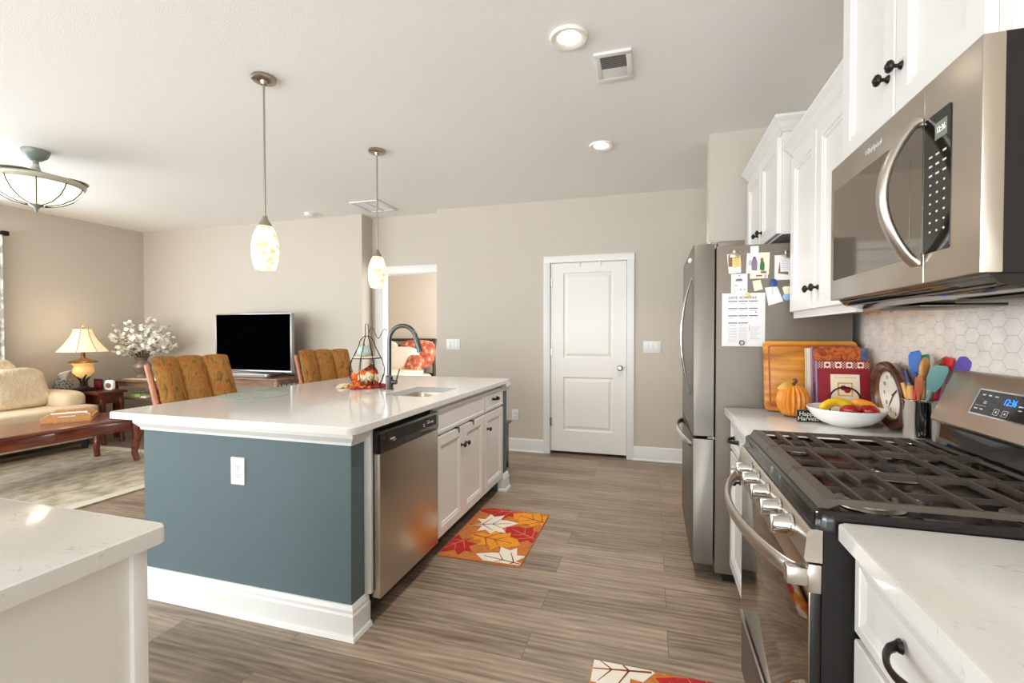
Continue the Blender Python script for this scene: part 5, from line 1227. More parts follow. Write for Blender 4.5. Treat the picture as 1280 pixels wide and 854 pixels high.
utensil('spatula', 'purple scoop end behind the range backguard, right of the red one', (cx + 0.03, cy - 0.026), (0.944, 1.845, 1.17), 'purple_si', 0.005, spat(0.05, 0.055, 0.006, 0.25), 'purple_si')

# ------------------------------------------------------------------ things on the island
mb = MB(); mb.lathe([(0, 0), (0.19, 0), (0.192, 0.002), (0.19, 0.004), (0, 0.004)], (-2.33, 2.29, ZT), 56)
tag(mb.build('placemat', 'placemat'), 'round grey green woven placemat on the island worktop', 'placemat')
ws = thing('wire_pumpkin_stand', 'black wire pumpkin shaped stand with a round shelf on the island', 'decoration stand', (-1.93, 2.88, ZT))
c = Vector((-1.93, 2.88, ZT))
for k in range(8):
    a = R(45 * k + 10)
    MB().tube([c + Vector((r * math.cos(a), r * math.sin(a), z)) for r, z in ((0.085, 0.003), (0.105, 0.04), (0.125, 0.09), (0.128, 0.135), (0.112, 0.19), (0.085, 0.24), (0.062, 0.285), (0.05, 0.325), (0.03, 0.35), (0.014, 0.36))], 0.0028, 8).build('wire_rib', 'black_wire', ws)
MB().tube([c + Vector((0.098 * math.cos(R(10 * k)), 0.098 * math.sin(R(10 * k)), 0.205)) for k in range(36)], 0.0032, 8, closed=True).build('shelf_ring', 'black_wire', ws)
MB().tube([c + Vector((0.086 * math.cos(R(10 * k)), 0.086 * math.sin(R(10 * k)), 0.003)) for k in range(36)], 0.0028, 8, closed=True).build('base_ring', 'black_wire', ws)
MB().tube([c + Vector(p) for p in ((-0.014, 0, 0.355), (-0.013, 0, 0.42), (-0.011, 0, 0.445), (0.011, 0, 0.445), (0.013, 0, 0.42), (0.014, 0, 0.355))], 0.0028, 8).build('stem_loop', 'black_wire', ws)
MB().tube(arc(lambda s: c + Vector((0.014 + 0.13 * s, 0.03 * s, 0.36 + 0.045 * math.sin(s * 9) * (1 - 0.4 * s) + 0.02)), 30), 0.0024, 8).build('tendril', 'black_wire', ws)
mb = MB(); mb.lathe([(0, 0), (0.098, 0), (0.1, 0.003), (0.098, 0.007), (0, 0.007)], c + Vector((0, 0, 0.2075)), 40); mb.build('shelf', 'cream_book', ws)
pm = pumpkin_mesh(c + Vector((-0.01, -0.02, 0.2155)), 0.05, 0.078, 8, 0.1); t = thing('small_pumpkin', 'small pale mint pumpkin on the shelf of the wire stand', 'pumpkin', c + Vector((-0.01, -0.02, 0.2155))); pm.build('body', 'mint', t)
MB().tube([c + Vector((-0.01, -0.02, 0.285)), c + Vector((-0.006, -0.022, 0.302))], [0.005, 0.004], 8).build('stem', 'stem', t)
MAPLE = [(0, -0.5), (0.05, -0.2), (0.3, -0.3), (0.25, -0.14), (0.5, -0.02), (0.36, 0.05), (0.42, 0.26), (0.2, 0.17), (0.15, 0.3), (0, 0.52)]
MAPLE = MAPLE + [(-x, y) for x, y in MAPLE[-2:0:-1]]
ga = thing('leaf_garland', 'pile of red, orange and cream silk leaves around the wire stand', 'leaf garland', (-1.98, 2.86, ZT))
rnd = random.Random(5)
def silk(cpos, s, yaw, tilt, curl, mat):
    q = Matrix.Rotation(yaw, 3, 'Z') @ Matrix.Rotation(tilt, 3, 'X')
    t = bmesh.new(); ce = t.verts.new(Vector(cpos)); vs = []
    for x, y in MAPLE: vs.append(t.verts.new(Vector(cpos) + q @ Vector((x * s, y * s, -curl * s * (x * x + y * y)))))
    for vv in t.verts: vv.co.z = max(vv.co.z, ZT + 0.003)
    for k in range(len(vs)): t.faces.new((ce, vs[k], vs[(k + 1) % len(vs)]))
    bmesh.ops.recalc_face_normals(t, faces=t.faces[:]); bmesh.ops.solidify(t, geom=t.faces[:], thickness=0.0012)
    mb = MB(); mb.take(t); mb.build('leaf', mat, ga, smooth=30)
cols = ['leaf_red', 'leaf_orange', 'leaf_cream', 'leaf_yellow', 'leaf_cream', 'leaf_red', 'leaf_brown']
for k in range(38):
    a = rnd.uniform(0, 2 * math.pi); r = rnd.uniform(0.02, 0.155)
    x, y = c.x - 0.03 + r * math.cos(a) * 1.15, c.y - 0.01 + r * math.sin(a)
    m = rnd.choice(cols)
    if x < c.x - 0.06: m = rnd.choice(['leaf_cream', 'leaf_yellow', 'leaf_cream'])
    if x > c.x + 0.03: m = rnd.choice(['leaf_red', 'leaf_red', 'leaf_orange'])
    silk((x, y, ZT + 0.012 + rnd.uniform(0, 0.016)), rnd.uniform(0.08, 0.115), a + rnd.uniform(-1, 1), rnd.uniform(-0.3, 0.3), rnd.uniform(1.0, 3.0), m)
for k in range(22):
    a = rnd.uniform(-2.6, 1.2); h = rnd.uniform(0.04, 0.14)
    silk((c.x + 0.02 + 0.045 * math.cos(a), c.y + 0.04 * math.sin(a), ZT + h), rnd.uniform(0.07, 0.1), a + 1.5, rnd.uniform(0.7, 1.3), 1.5, rnd.choice(['leaf_cream', 'leaf_cream', 'leaf_orange', 'leaf_brown', 'leaf_red']) if h < 0.11 else 'leaf_brown')
for k in range(16):
    w = rnd.uniform(-0.085, 0.075); d_ = rnd.uniform(0.05, 0.09)
    silk((c.x + 0.56 * d_ + 0.83 * w, c.y - 0.83 * d_ + 0.56 * w, ZT + rnd.uniform(0.035, 0.115) - 0.25 * abs(w)), rnd.uniform(0.075, 0.105), R(-56) + rnd.uniform(-0.5, 0.5) + 1.6, rnd.uniform(0.8, 1.3), 1.2, rnd.choice(['leaf_cream', 'leaf_cream', 'leaf_cream', 'leaf_orange']))
for k in range(9):
    a = rnd.uniform(0, 6.28); r = rnd.uniform(0.03, 0.13); MB().ball((c.x + r * math.cos(a), c.y + r * math.sin(a) - 0.02, ZT + 0.012), 0.011, 12, 8).build('berry', rnd.choice(['leaf_orange', 'apple']), ga)
mb = MB(); mb.tube(arc(lambda s: (c.x - 0.2 + 0.36 * s, c.y + 0.03 * math.sin(s * 7) - 0.02, ZT + 0.006), 20), 0.004, 8); mb.build('vine', 'twig', ga)
t = thing('orange_candle', 'rust orange jar candle standing inside the wire stand', 'candle', (c.x + 0.035, c.y + 0.02, ZT))
MB().lathe([(0, 0), (0.034, 0), (0.036, 0.004), (0.036, 0.105), (0.033, 0.11), (0, 0.11)], (c.x + 0.035, c.y + 0.02, ZT), 24).build('jar', 'rust', t)
MB().lathe([(0, 0), (0.03, 0), (0.03, 0.012), (0, 0.014)], (c.x + 0.035, c.y + 0.02, ZT + 0.11), 24).build('lid', 'leaf_brown', t)

# ------------------------------------------------------------------ bar stools
def stool():
    t = thing('bar_stool', 'padded orange jacquard bar stool with oak frame, nearer stool at the island', 'bar stool', (0, 0, 0), 'stools along the island')
    W = 0.222
    def back(u, v):
        y = (u - 0.5) * 2 * W
        lean = -0.18 - 0.185 * v ** 1.1
        roll = 0.0
        ch = abs(math.sin(math.pi * 3 * u)) ** 0.5
        edge = min(1, 8 * min(u, 1 - u)) * min(1, 5 * min(v, 1 - v))
        z = 0.70 + 0.445 * v + 0.012 * ch * max(0, v - 0.8) * 5
        return Vector((lean + (0.012 + 0.03 * ch) * edge ** 0.5 + 0.045 * (2 * u - 1) ** 2 * 0.7, y, z))
    mb = MB(); mb.surf(back, 48, 16, thick=0.0); 
    def rear(u, v):
        p = back(u, v); y = (u - 0.5) * 2 * W
        edge = min(1, 8 * min(u, 1 - u)) * min(1, 5 * min(v, 1 - v))
        return Vector((-0.18 - 0.185 * v ** 1.1 + 0.0315 * (2 * u - 1) ** 2 - 0.045 * edge ** 0.4, y, 0.70 + 0.445 * v))
    mb.surf(rear, 48, 16); mb.build('backrest', 'chair_cloth', t, smooth=60)
    for s in (-1, 1):
        pts = arc(lambda q: (-0.15 - 0.225 * q ** 1.1, s * (W + 0.004), 0.60 + 0.505 * q), 12)
        MB().tube(pts, [0.024 - 0.006 * q / 12 for q in range(13)], 10, flat=(1.35, 0.75)).build('back_post', 'oak', t)
    mb = MB(); mb.pillowbox((0.02, 0, 0.655), (0.46, 0.46, 0.11), 0.4); mb.build('seat', 'chair_cloth', t, smooth=60)
    mb = MB(); mb.box(-0.22, 0.23, -0.24, 0.24, 0.565, 0.605, 0.008); mb.cyl((0, 0, 0.53), (0, 0, 0.57), 0.11); mb.build('seat_frame', 'oak', t)
    for sx in (-1, 1):
        for sy in (-1, 1):
            pts = arc(lambda q: (sx * (0.14 + 0.11 * (1 - q) ** 1.3), sy * (0.14 + 0.11 * (1 - q) ** 1.3), 0.545 * q), 8)
            MB().tube(pts, [0.021 + 0.006 * q / 8 for q in range(9)], 10).build('leg', 'oak', t)
    mb = MB(); mb.tube([(0.205 * math.cos(R(10 * k)), 0.205 * math.sin(R(10 * k)), 0.2) for k in range(36)], 0.012, 10, closed=True); mb.build('foot_ring', 'oak', t)
    return t
s1 = stool(); s2 = copy_tree(s1)
s1.location = (-2.45, 2.18, 0); s1.rotation_euler = (0, 0, R(-12))
s2.location = (-2.44, 3.30, 0); s2.rotation_euler = (0, 0, R(-26))
s2['label'] = 'padded orange jacquard bar stool with oak frame, farther stool behind the wire stand'

# low wooden bench beyond the island
t = thing('wooden_chest', 'low brown wooden chest just beyond the far end of the island', 'chest', (-1.62, 4.15, 0))
mb = MB(); mb.box(-1.87, -1.325, 3.97, 4.33, 0.06, 0.43, 0.004); mb.build('body', 'cherry_x', t)
mb = MB(); mb.box(-1.89, -1.30, 3.95, 4.35, 0.43, 0.452, 0.006); mb.build('lid', 'cherry_x', t)
for x in (-1.85, -1.345):
    for y in (3.99, 4.31): MB().box(x - 0.02, x + 0.02, y - 0.02, y + 0.02, 0, 0.062).build('foot', 'cherry_x', t)

# ------------------------------------------------------------------ leaf mats
def clip_poly(p, x0, x1, y0, y1):
    def cl(p, f, g):
        out = []
        for i in range(len(p)):
            a, b = p[i - 1], p[i]
            ia, ib = f(a), f(b)
            if ia != ib: out.append(g(a, b))
            if ib: out.append(b)
        return out
    def gx(x): return lambda a, b: (x, a[1] + (b[1] - a[1]) * (x - a[0]) / (b[0] - a[0]))
    def gy(y): return lambda a, b: (a[0] + (b[0] - a[0]) * (y - a[1]) / (b[1] - a[1]), y)
    for f, g in ((lambda q: q[0] >= x0, gx(x0)), (lambda q: q[0] <= x1, gx(x1)), (lambda q: q[1] >= y0, gy(y0)), (lambda q: q[1] <= y1, gy(y1))):
        if p: p = cl(p, f, g)
    return p
def leaf(cx, cy, s, ang, kind='maple'):
    if kind == 'maple': sh = MAPLE
    elif kind == 'broad': sh = [(0, -0.5), (0.16, -0.34), (0.12, -0.2), (0.34, -0.16), (0.24, 0.0), (0.4, 0.14), (0.22, 0.2), (0.2, 0.36), (0, 0.52), (-0.2, 0.36), (-0.22, 0.2), (-0.4, 0.14), (-0.24, 0.0), (-0.34, -0.16), (-0.12, -0.2), (-0.16, -0.34)]
    else: sh = [(0, -0.52), (0.1, -0.3), (0.2, -0.05), (0.19, 0.2), (0.1, 0.4), (0, 0.52), (-0.1, 0.4), (-0.19, 0.2), (-0.2, -0.05), (-0.1, -0.3)]
    ca, sa = math.cos(ang), math.sin(ang)
    return [(cx + s * (x * ca - y * sa), cy + s * (x * sa + y * ca)) for x, y in sh]
def veins(cx, cy, s, ang):
    ca, sa = math.cos(ang), math.sin(ang); out = []
    for (x0, y0, x1, y1, w) in ((0, -0.46, 0, 0.36, 0.035), (0, -0.2, 0.3, 0.0, 0.025), (0, -0.2, -0.3, 0.0, 0.025), (0, 0.0, 0.2, 0.18, 0.02), (0, 0.0, -0.2, 0.18, 0.02)):
        d = math.hypot(x1 - x0, y1 - y0); px, py = -(y1 - y0) / d * w / 2, (x1 - x0) / d * w / 2
        out.append([(cx + s * (x * ca - y * sa), cy + s * (x * sa + y * ca)) for x, y in ((x0 + px, y0 + py), (x0 - px, y0 - py), (x1 - px * 0.4, y1 - py * 0.4), (x1 + px * 0.4, y1 + py * 0.4))])
    return out
def leaf_mat(label, x0, x1, y0, y1, leaves):
    mb = MB(); mats = ['mat_base', 'mat_red', 'mat_orange', 'mat_white', 'mat_vein', 'mat_pink']
    mb.prism(rrect(x0, y0, x1, y1, 0.006, 3), (0, 0, 0.0005), X_, Y_, Z_, 0.009, 0.003)
    for i, (cx, cy, s, ang, kind, mi) in enumerate(leaves):
        p = clip_poly(leaf(cx, cy, s, R(ang), kind), x0 + 0.004, x1 - 0.004, y0 + 0.004, y1 - 0.004)
        if len(p) < 3: continue
        zl = 0.0093 + i * 0.0003; mb.m = mi; mb.prism(p, (0, 0, zl), X_, Y_, Z_, 0.0022)
        mb.m = 5 if mi == 1 else 4
        for q in veins(cx, cy, s, R(ang)):
            q = clip_poly(q, x0 + 0.005, x1 - 0.005, y0 + 0.005, y1 - 0.005)
            if len(q) >= 3: mb.prism(q, (0, 0, zl + 0.0021), X_, Y_, Z_, 0.0004)
    return tag(mb.build('leaf_mat', mats, smooth=0), label, 'kitchen mat', 'autumn leaf mats')
leaf_mat('orange mat with red, gold and ivory leaves in front of the sink cabinet', -1.19, -0.69, 2.465, 3.235,
    [(-1.02, 3.2, 0.34, 100, 'maple', 1), (-0.77, 3.11, 0.34, 70, 'broad', 2), (-1.02, 2.96, 0.34, -70, 'maple', 3), (-0.77, 2.86, 0.32, 60, 'broad', 1), (-0.93, 2.74, 0.34, -100, 'broad', 2), (-1.14, 2.62, 0.3, 150, 'maple', 1), (-0.80, 2.5, 0.34, 80, 'maple', 3)])
leaf_mat('orange mat with an ivory leaf corner lying in front of the range', -0.215, 0.285, 1.07, 1.84,
    [(-0.14, 1.80, 0.32, 100, 'broad', 3), (0.17, 1.76, 0.3, 75, 'maple', 1), (0.0, 1.55, 0.34, -60, 'broad', 2), (0.18, 1.42, 0.32, 30, 'maple', 3), (-0.12, 1.3, 0.3, 120, 'maple', 1), (0.12, 1.16, 0.32, 60, 'broad', 2)])
# ------------------------------------------------------------------ living area
mb = MB(); mb.box(-6.35, -4.04, 0.9, 3.77, 0.0005, 0.012, 0.003); mb.m = 1
for a in ((-6.35, -4.04, 0.9, 1.0), (-6.35, -4.04, 3.67, 3.77), (-6.35, -6.25, 1.0, 3.67), (-4.14, -4.04, 1.0, 3.67)): mb.box(a[0], a[1], a[2], a[3], 0.0118, 0.0132)
tag(mb.build('area_rug', ['rug', 'rug_edge']), 'large faded beige area rug under the coffee table', 'rug')
ZR = 0.0135

# coffee table
ct = thing('coffee_table', 'long cherry wood coffee table with curved legs on the rug', 'coffee table', (-5.25, 2.8, ZR))
def bowtop(x0, x1, y0, y1, z0, z1, bow, name, mat, parent, bev=0.006):
    pts = []
    n = 16
    for k in range(n + 1): q = k / n; pts.append((x0 + (x1 - x0) * q, y1 + bow * math.sin(math.pi * q)))
    for k in range(n + 1): q = k / n; pts.append((x1 - (x1 - x0) * q, y0 - bow * math.sin(math.pi * q)))
    mb = MB(); mb.prism(pts, (0, 0, z0), X_, Y_, Z_, z1 - z0, bev); return mb.build(name, mat, parent)
bowtop(-5.6, -4.93, 2.07, 3.46, 0.435, 0.462, 0.05, 'tabletop', 'cherry', ct)
mb = MB(); mb.box(-5.55, -4.975, 2.12, 3.43, 0.335, 0.435, 0.003); mb.build('apron', 'cherry', ct)
mb = MB()
for y0, y1 in ((2.16, 2.755), (2.775, 3.37)): mb.box(-4.9755, -4.9705, y0, y1, 0.345, 0.425, 0.002)
mb.build('drawer_front', 'cherry', ct)
for sx, x in ((-1, -5.535), (1, -4.99)):
    for sy, y in ((-1, 2.13), (1, 3.42)):
        pts = [(x, y, 0.43), (x + sx * 0.012, y + sy * 0.012, 0.36), (x + sx * 0.018, y + sy * 0.018, 0.28), (x + sx * 0.004, y + sy * 0.004, 0.17), (x - sx * 0.002, y - sy * 0.002, 0.1), (x + sx * 0.006, y + sy * 0.006, ZR + 0.04), (x + sx * 0.014, y + sy * 0.014, ZR + 0.001)]
        MB().tube(pts, [0.042, 0.042, 0.038, 0.032, 0.027, 0.026, 0.028], 12).build('leg', 'cherry', ct)

# tray and papers
def tray(cx, cy, yaw):
    t = thing('serving_tray', 'light wooden serving tray with cut out handles on the coffee table', 'tray', (0, 0, 0))
    L2, W2, h = 0.18, 0.17, 0.06
    MB().box(-L2, L2, -W2, W2, 0, 0.01).build('base', 'light_wood', t)
    for s in (-1, 1):
        mb = MB(); mb.prism([(-L2, 0), (L2, 0), (L2, h * 0.75), (-L2, h * 0.75)], (0, s * W2, 0), X_, Z_, Y_ * s, 0.01, 0.002); mb.build('long_side', 'light_wood', t)
        q = bmesh.new()
        outer = [(-W2, 0), (W2, 0), (W2, h * 0.8), (W2 * 0.72, h * 1.35), (-W2 * 0.72, h * 1.35), (-W2, h * 0.8)]
        inner = [(-0.062, 0.038), (0.062, 0.038), (0.066, 0.048), (0.058, 0.062), (-0.058, 0.062), (-0.066, 0.048)]
        rings = []
        for dx in (0, 0.01):
            rings.append(([q.verts.new((s * (L2 + dx), a, b)) for a, b in outer], [q.verts.new((s * (L2 + dx), a, b)) for a, b in inner]))
        for i in range(6):
            j = (i + 1) % 6
            for (o, n_) in rings: q.faces.new((o[i], o[j], n_[j], n_[i]))
            q.faces.new((rings[0][0][i], rings[0][0][j], rings[1][0][j], rings[1][0][i])); q.faces.new((rings[0][1][i], rings[0][1][j], rings[1][1][j], rings[1][1][i]))
        mb = MB(); mb.take(q); mb.build('handle_end', 'light_wood', t)
    t.location = (cx, cy, 0.4625); t.rotation_euler = (0, 0, yaw); return t
tray(-5.385, 3.11, R(-38))
t = thing('folded_papers', 'folded white papers lying inside the wooden tray', 'paper', (-5.385, 3.11, 0.4735))
q = Matrix.Rotation(R(58), 3, 'Z')
for k, (m, dx) in enumerate((('paper', 0), ('cream_paper', 0.02), ('paper', -0.015))):
    mb = MB(); mb.box(-5.385 - 0.13 + dx, -5.385 + 0.13 + dx, 3.035, 3.185, 0.4735 + k * 0.018, 0.488 + k * 0.018, 0.002, rot=q @ Matrix.Rotation(R(3 * k - 2), 3, 'Z')); mb.build('sheet_stack', m, t)

# sofa
so = thing('sofa', 'cream upholstered sofa with rolled arm against the left wall', 'sofa', (-6.4, 2.6, 0))
S0, S1 = 1.5, 3.74
mb = MB(); mb.box(-6.86, -6.03, S0 + 0.04, S1 - 0.04, 0.11, 0.31, 0.02, 3); mb.build('frame', 'sofa', so)
mb = MB(); mb.pillowbox((-6.74, (S0 + S1) / 2 - 0.15, 0.53), (0.22, S1 - S0 - 0.4, 0.62), 0.25); mb.build('back', 'sofa', so, smooth=60)
for y0, y1 in ((S0, S0 + 0.3), (S1 - 0.3, S1)):
    yc = (y0 + y1) / 2
    mb = MB(); mb.box(-6.85, -6.14, y0 + 0.03, y1 - 0.03, 0.12, 0.5, 0.03, 3); mb.pillowbox((-6.48, yc, 0.545), (0.74, y1 - y0, 0.22), 0.6); mb.build('arm', 'sofa', so, smooth=60)
for y0, y1 in ((S0 + 0.04, 2.615), (2.63, S1 - 0.02)):
    mb = MB()
    mb.pillowbox((-6.24, (y0 + y1) / 2, 0.405), (0.62, y1 - y0 + (0.05 if y1 > 3 else 0), 0.2), 0.3); mb.build('seat_cushion', 'sofa', so, smooth=60)
for x in (-6.08, -6.78):
    for y in (S0 + 0.12, S1 - 0.1): 
        mb = MB(); mb.lathe([(0, 0), (0.035, 0), (0.05, 0.12), (0, 0.12)], (x, y, ZR + 0.0005 if x > -6.3 else 0.0005), 4); mb.build('leg', 'black', so, smooth=0)
def cushion(label, c, d, rx, ry, rz, mat='pillow'):
    q = Matrix.Rotation(R(rz), 3, 'Z') @ Matrix.Rotation(R(ry), 3, 'Y') @ Matrix.Rotation(R(rx), 3, 'X')
    mb = MB(); mb.pillowbox(c, d, 0.42, 24, q)
    for k, v in enumerate(mb.v):
        w = 0.007 * math.sin(31 * v.z + 9 * v.y) + 0.006 * math.sin(52 * v.z - 14 * v.y) + 0.005 * math.sin(40 * v.y + 22 * v.z)
        mb.v[k] = v + Vector((w, 0, w * 0.4))
    return tag(mb.build('sofa_pillow', mat, smooth=70), label, 'pillow', 'pillows on the sofa')
cushion('crinkled cream pillow at the sofa arm end, in front', (-6.42, 3.22, 0.70), (0.2, 0.52, 0.44), 0, -20, 8)
cushion('crinkled cream pillow leaning behind the front one, its corner poking up', (-6.56, 3.02, 0.77), (0.2, 0.58, 0.46), 8, -16, 0)
cushion('crinkled cream pillow farther along the sofa toward the window', (-6.46, 2.55, 0.70), (0.2, 0.5, 0.44), -6, -20, -4)

# curtain and rod
t = thing('curtain', 'white and grey patterned curtain hanging beside the sofa window', 'curtain', (-6.82, 3.13, 0.03))
mb = MB(); mb.surf(lambda u, v: Vector((-6.82 + 0.03 * math.sin(u * 40), 2.95 + 0.375 * u, 0.04 + 2.33 * v)), 60, 2, thick=0.003); mb.build('panel', 'curtain', t, smooth=60)
t = thing('curtain_rod', 'dark curtain rod with square finial above the living room window', 'curtain rod', (-6.82, 1.75, 2.395))
MB().cyl((-6.82, 0.35, 2.395), (-6.82, 3.30, 2.395), 0.012).build('rod', 'bronze', t)
mb = MB(); mb.box(-6.845, -6.795, 3.33, 3.385, 2.37, 2.42, 0.004); mb.cyl((-6.82, 3.29, 2.395), (-6.82, 3.34, 2.395), 0.015, 0.022); mb.build('finial', 'bronze', t)
for y in (0.5, 3.2): MB().box(-6.9, -6.82, y - 0.008, y + 0.008, 2.385, 2.405).build('bracket', 'bronze', t)

# end table beside the sofa
et = thing('end_table', 'dark cherry end table between the sofa arm and the corner', 'end table', (-6.36, 4.0, 0))
bowtop(-6.88, -6.07, 3.775, 4.09, 0.59, 0.615, 0.02, 'tabletop', 'cherry_x', et)
mb = MB(); mb.box(-6.83, -6.11, 3.83, 4.07, 0.47, 0.59, 0.003); mb.build('apron', 'cherry_x', et)
for x in (-6.81, -6.13):
    for y in (3.85, 4.05): MB().tube([(x, y, 0.52), (x + 0.01, y, 0.4), (x - 0.004, y, 0.2), (x + 0.012, y + 0.006, 0.001)], [0.034, 0.03, 0.021, 0.026], 10).build('leg', 'cherry_x', et)

# lamp
ZE = 0.6155
lc = (-6.45, 3.86, ZE)
lp = thing('table_lamp', 'lit table lamp with bell shade and amber urn base on the end table', 'table lamp', lc)
mb = MB(); mb.box(lc[0] - 0.09, lc[0] + 0.09, lc[1] - 0.09, lc[1] + 0.09, ZE, ZE + 0.02, 0.004); mb.box(lc[0] - 0.075, lc[0] + 0.075, lc[1] - 0.075, lc[1] + 0.075, ZE + 0.02, ZE + 0.034, 0.004); mb.lathe([(0.06, 0.034), (0.05, 0.05), (0.03, 0.06), (0.025, 0.075), (0, 0.075)], lc, 24); mb.build('base', 'dark_metal', lp)
for k in range(4):
    a = R(90 * k + 30)
    MB().tube([Vector(lc) + Vector((r * math.cos(a + z * 4), r * math.sin(a + z * 4), z)) for r, z in ((0.03, 0.06), (0.022, 0.1), (0.03, 0.13), (0.055, 0.165), (0.085, 0.195))], [0.012, 0.013, 0.012, 0.011, 0.008], 8).build('scroll_foot', 'dark_metal', lp)
mb = MB(); mb.lathe([(0, 0.145), (0.03, 0.15), (0.07, 0.175), (0.098, 0.215), (0.102, 0.245), (0.092, 0.275), (0.085, 0.29), (0.10, 0.315), (0.135, 0.335)], lc, 36); mb.build('urn', 'amber', lp)
mb = MB(); mb.lathe([(0.137, 0.332), (0.14, 0.338), (0.12, 0.352), (0.06, 0.37), (0.03, 0.385), (0.02, 0.395), (0.018, 0.47), (0, 0.47)], lc, 36); mb.build('cap', 'brass_brown', lp)
NS = 8
def shade(u, v):
    a = 2 * math.pi * u; r = 0.088 + 0.15 * (1 - v) ** 1.5
    seg = 2 * math.pi / NS; aa = (a % seg) - seg / 2; r *= 0.97 + 0.03 * math.cos(seg / 2) / math.cos(aa)
    return Vector((lc[0] + r * math.cos(a), lc[1] + r * math.sin(a), ZE + 0.465 + 0.265 * v))
mb = MB(); mb.surf(shade, 64, 14, cu=True, thick=0.002); mb.build('shade', 'lampshade', lp)
for k in range(NS):
    mb = MB(); mb.tube([shade(k / NS + 1e-4, v / 10) + (shade(k / NS + 1e-4, v / 10) - Vector((lc[0], lc[1], shade(0, v / 10).z))).normalized() * 0.001 for v in range(11)], 0.0022, 6); mb.build('shade_seam', 'brass_brown', lp)
mb = MB(); mb.lathe([(0.003, 0.72), (0.004, 0.735), (0.012, 0.742), (0.013, 0.752), (0.005, 0.76), (0.007, 0.768), (0, 0.775)], lc, 14); mb.build('finial', 'brass_brown', lp)
d = bpy.data.lights.new('table_lamp_bulb', 'POINT'); d.energy = 3; d.color = (1, 0.8, 0.52); d.shadow_soft_size = 0.06
o = bpy.data.objects.new('table_lamp_bulb', d); COL.objects.link(o); o.location = (lc[0], lc[1], ZE + 0.80)

t = thing('tissue_box', 'patterned grey tissue box with a white tissue, left of the lamp', 'tissue box', (-6.77, 3.845, ZE))
MB().box(-6.835, -6.705, 3.785, 3.905, ZE, ZE + 0.125, 0.004).build('box', 'tissue_box', t)
rn = random.Random(3)
mb = MB(); mb.surf(lambda u, v: Vector((-6.77 + (0.03 + 0.045 * v) * math.cos(2 * math.pi * u) * (1 + 0.3 * math.sin(6 * math.pi * u) * v), 3.845 + (0.012 + 0.045 * v) * math.sin(2 * math.pi * u), ZE + 0.12 + 0.11 * v ** 0.8 * (0.8 + 0.25 * math.cos(2 * math.pi * u - 1)))), 32, 8, cu=True); mb.build('tissue', 'tissue', t, smooth=60)
t = thing('red_photo_box', 'small dark frame with red pattern just right of the lamp base', 'picture frame', (-6.44, 4.0, ZE))
MB().box(-6.51, -6.37, 4.0, 4.015, ZE, ZE + 0.125, 0.003).build('frame', 'dark_metal', t)
MB().box(-6.50, -6.38, 3.996, 4.001, ZE + 0.01, ZE + 0.105, 0.001).build('picture', 'red_book', t)
t = thing('pumpkin_sign', 'white pumpkin shaped plaque with a brown oval on the end table', 'decoration', (-6.19, 3.97, ZE))
mb = MB(); mb.prism([(-6.19 + 0.07 * math.copysign(abs(math.cos(a)) ** 0.5, math.cos(a)), ZE + 0.064 + 0.06 * math.copysign(abs(math.sin(a)) ** 0.6, math.sin(a))) for a in [2 * math.pi * k / 28 for k in range(28)]], (0, 3.985, 0), X_, Z_, -Y_, 0.03, 0.008); mb.build('body', 'white_ceramic', t)
mb = MB(); mb.prism([(-6.19 + 0.048 * math.cos(a), ZE + 0.06 + 0.03 * math.sin(a)) for a in [2 * math.pi * k / 24 for k in range(24)]], (0, 3.9555, 0), X_, Z_, -Y_, 0.003); mb.build('oval', 'brown_print', t)
MB().tube([(-6.19, 3.972, ZE + 0.122), (-6.187, 3.97, ZE + 0.15)], [0.007, 0.005], 8).build('stem', 'stem', t)

# corner table with shelf
co = thing('corner_table', 'taller brown wooden console table in the corner under the flowers', 'console table', (-5.95, 4.44, 0))
mb = MB(); mb.box(-6.44, -5.45, 4.13, 4.76, 0.70, 0.722, 0.006); mb.build('tabletop', 'brown_wood', co)
mb = MB(); mb.box(-6.38, -5.5, 4.17, 4.72, 0.64, 0.70); mb.build('apron', 'brown_wood', co)
mb = MB(); mb.box(-6.38, -5.5, 4.17, 4.72, 0.48, 0.50, 0.003); mb.build('shelf', 'brown_wood', co)
for x in (-6.385, -5.52):
    for y in (4.16, 4.71): MB().box(x - 0.022, x + 0.022, y - 0.022, y + 0.022, 0, 0.70, 0.003).build('leg', 'cherry_x', co)
t = thing('magazine', 'green covered book lying on the shelf of the corner table', 'book', (-6.03, 4.3, 0.501))
mb = MB(); mb.box(-6.2, -5.93, 4.2, 4.4, 0.501, 0.524, 0.001); mb.build('pages', 'page', t); mb = MB(); mb.box(-6.2, -6.02, 4.195, 4.405, 0.5245, 0.548, 0.002); mb.box(-6.205, -6.02, 4.193, 4.196, 0.5015, 0.548, 0.001); mb.build('cover', 'magazine', t)
t = thing('table_runner', 'pale folded cloth under the vase on the corner table', 'cloth', (-6.1, 4.44, 0.7225))
MB().box(-6.34, -5.6, 4.2, 4.66, 0.7225, 0.7265, 0.001).build('cloth', 'cream_paper', t)
vc = Vector((-6.25, 4.38, 0.727))
t = thing('flower_vase', 'bronze urn vase of white blossom branches in the corner', 'vase', vc)
mb = MB(); mb.lathe([(0, 0), (0.07, 0), (0.072, 0.012), (0.05, 0.03), (0.04, 0.05), (0.06, 0.075), (0.095, 0.115), (0.104, 0.15), (0.096, 0.18), (0.066, 0.205), (0.056, 0.225), (0.07, 0.25), (0.085, 0.258), (0.082, 0.262), (0.06, 0.25), (0.048, 0.225), (0, 0.21)], vc, 36); mb.build('urn', 'vase', t)
rf = random.Random(11)
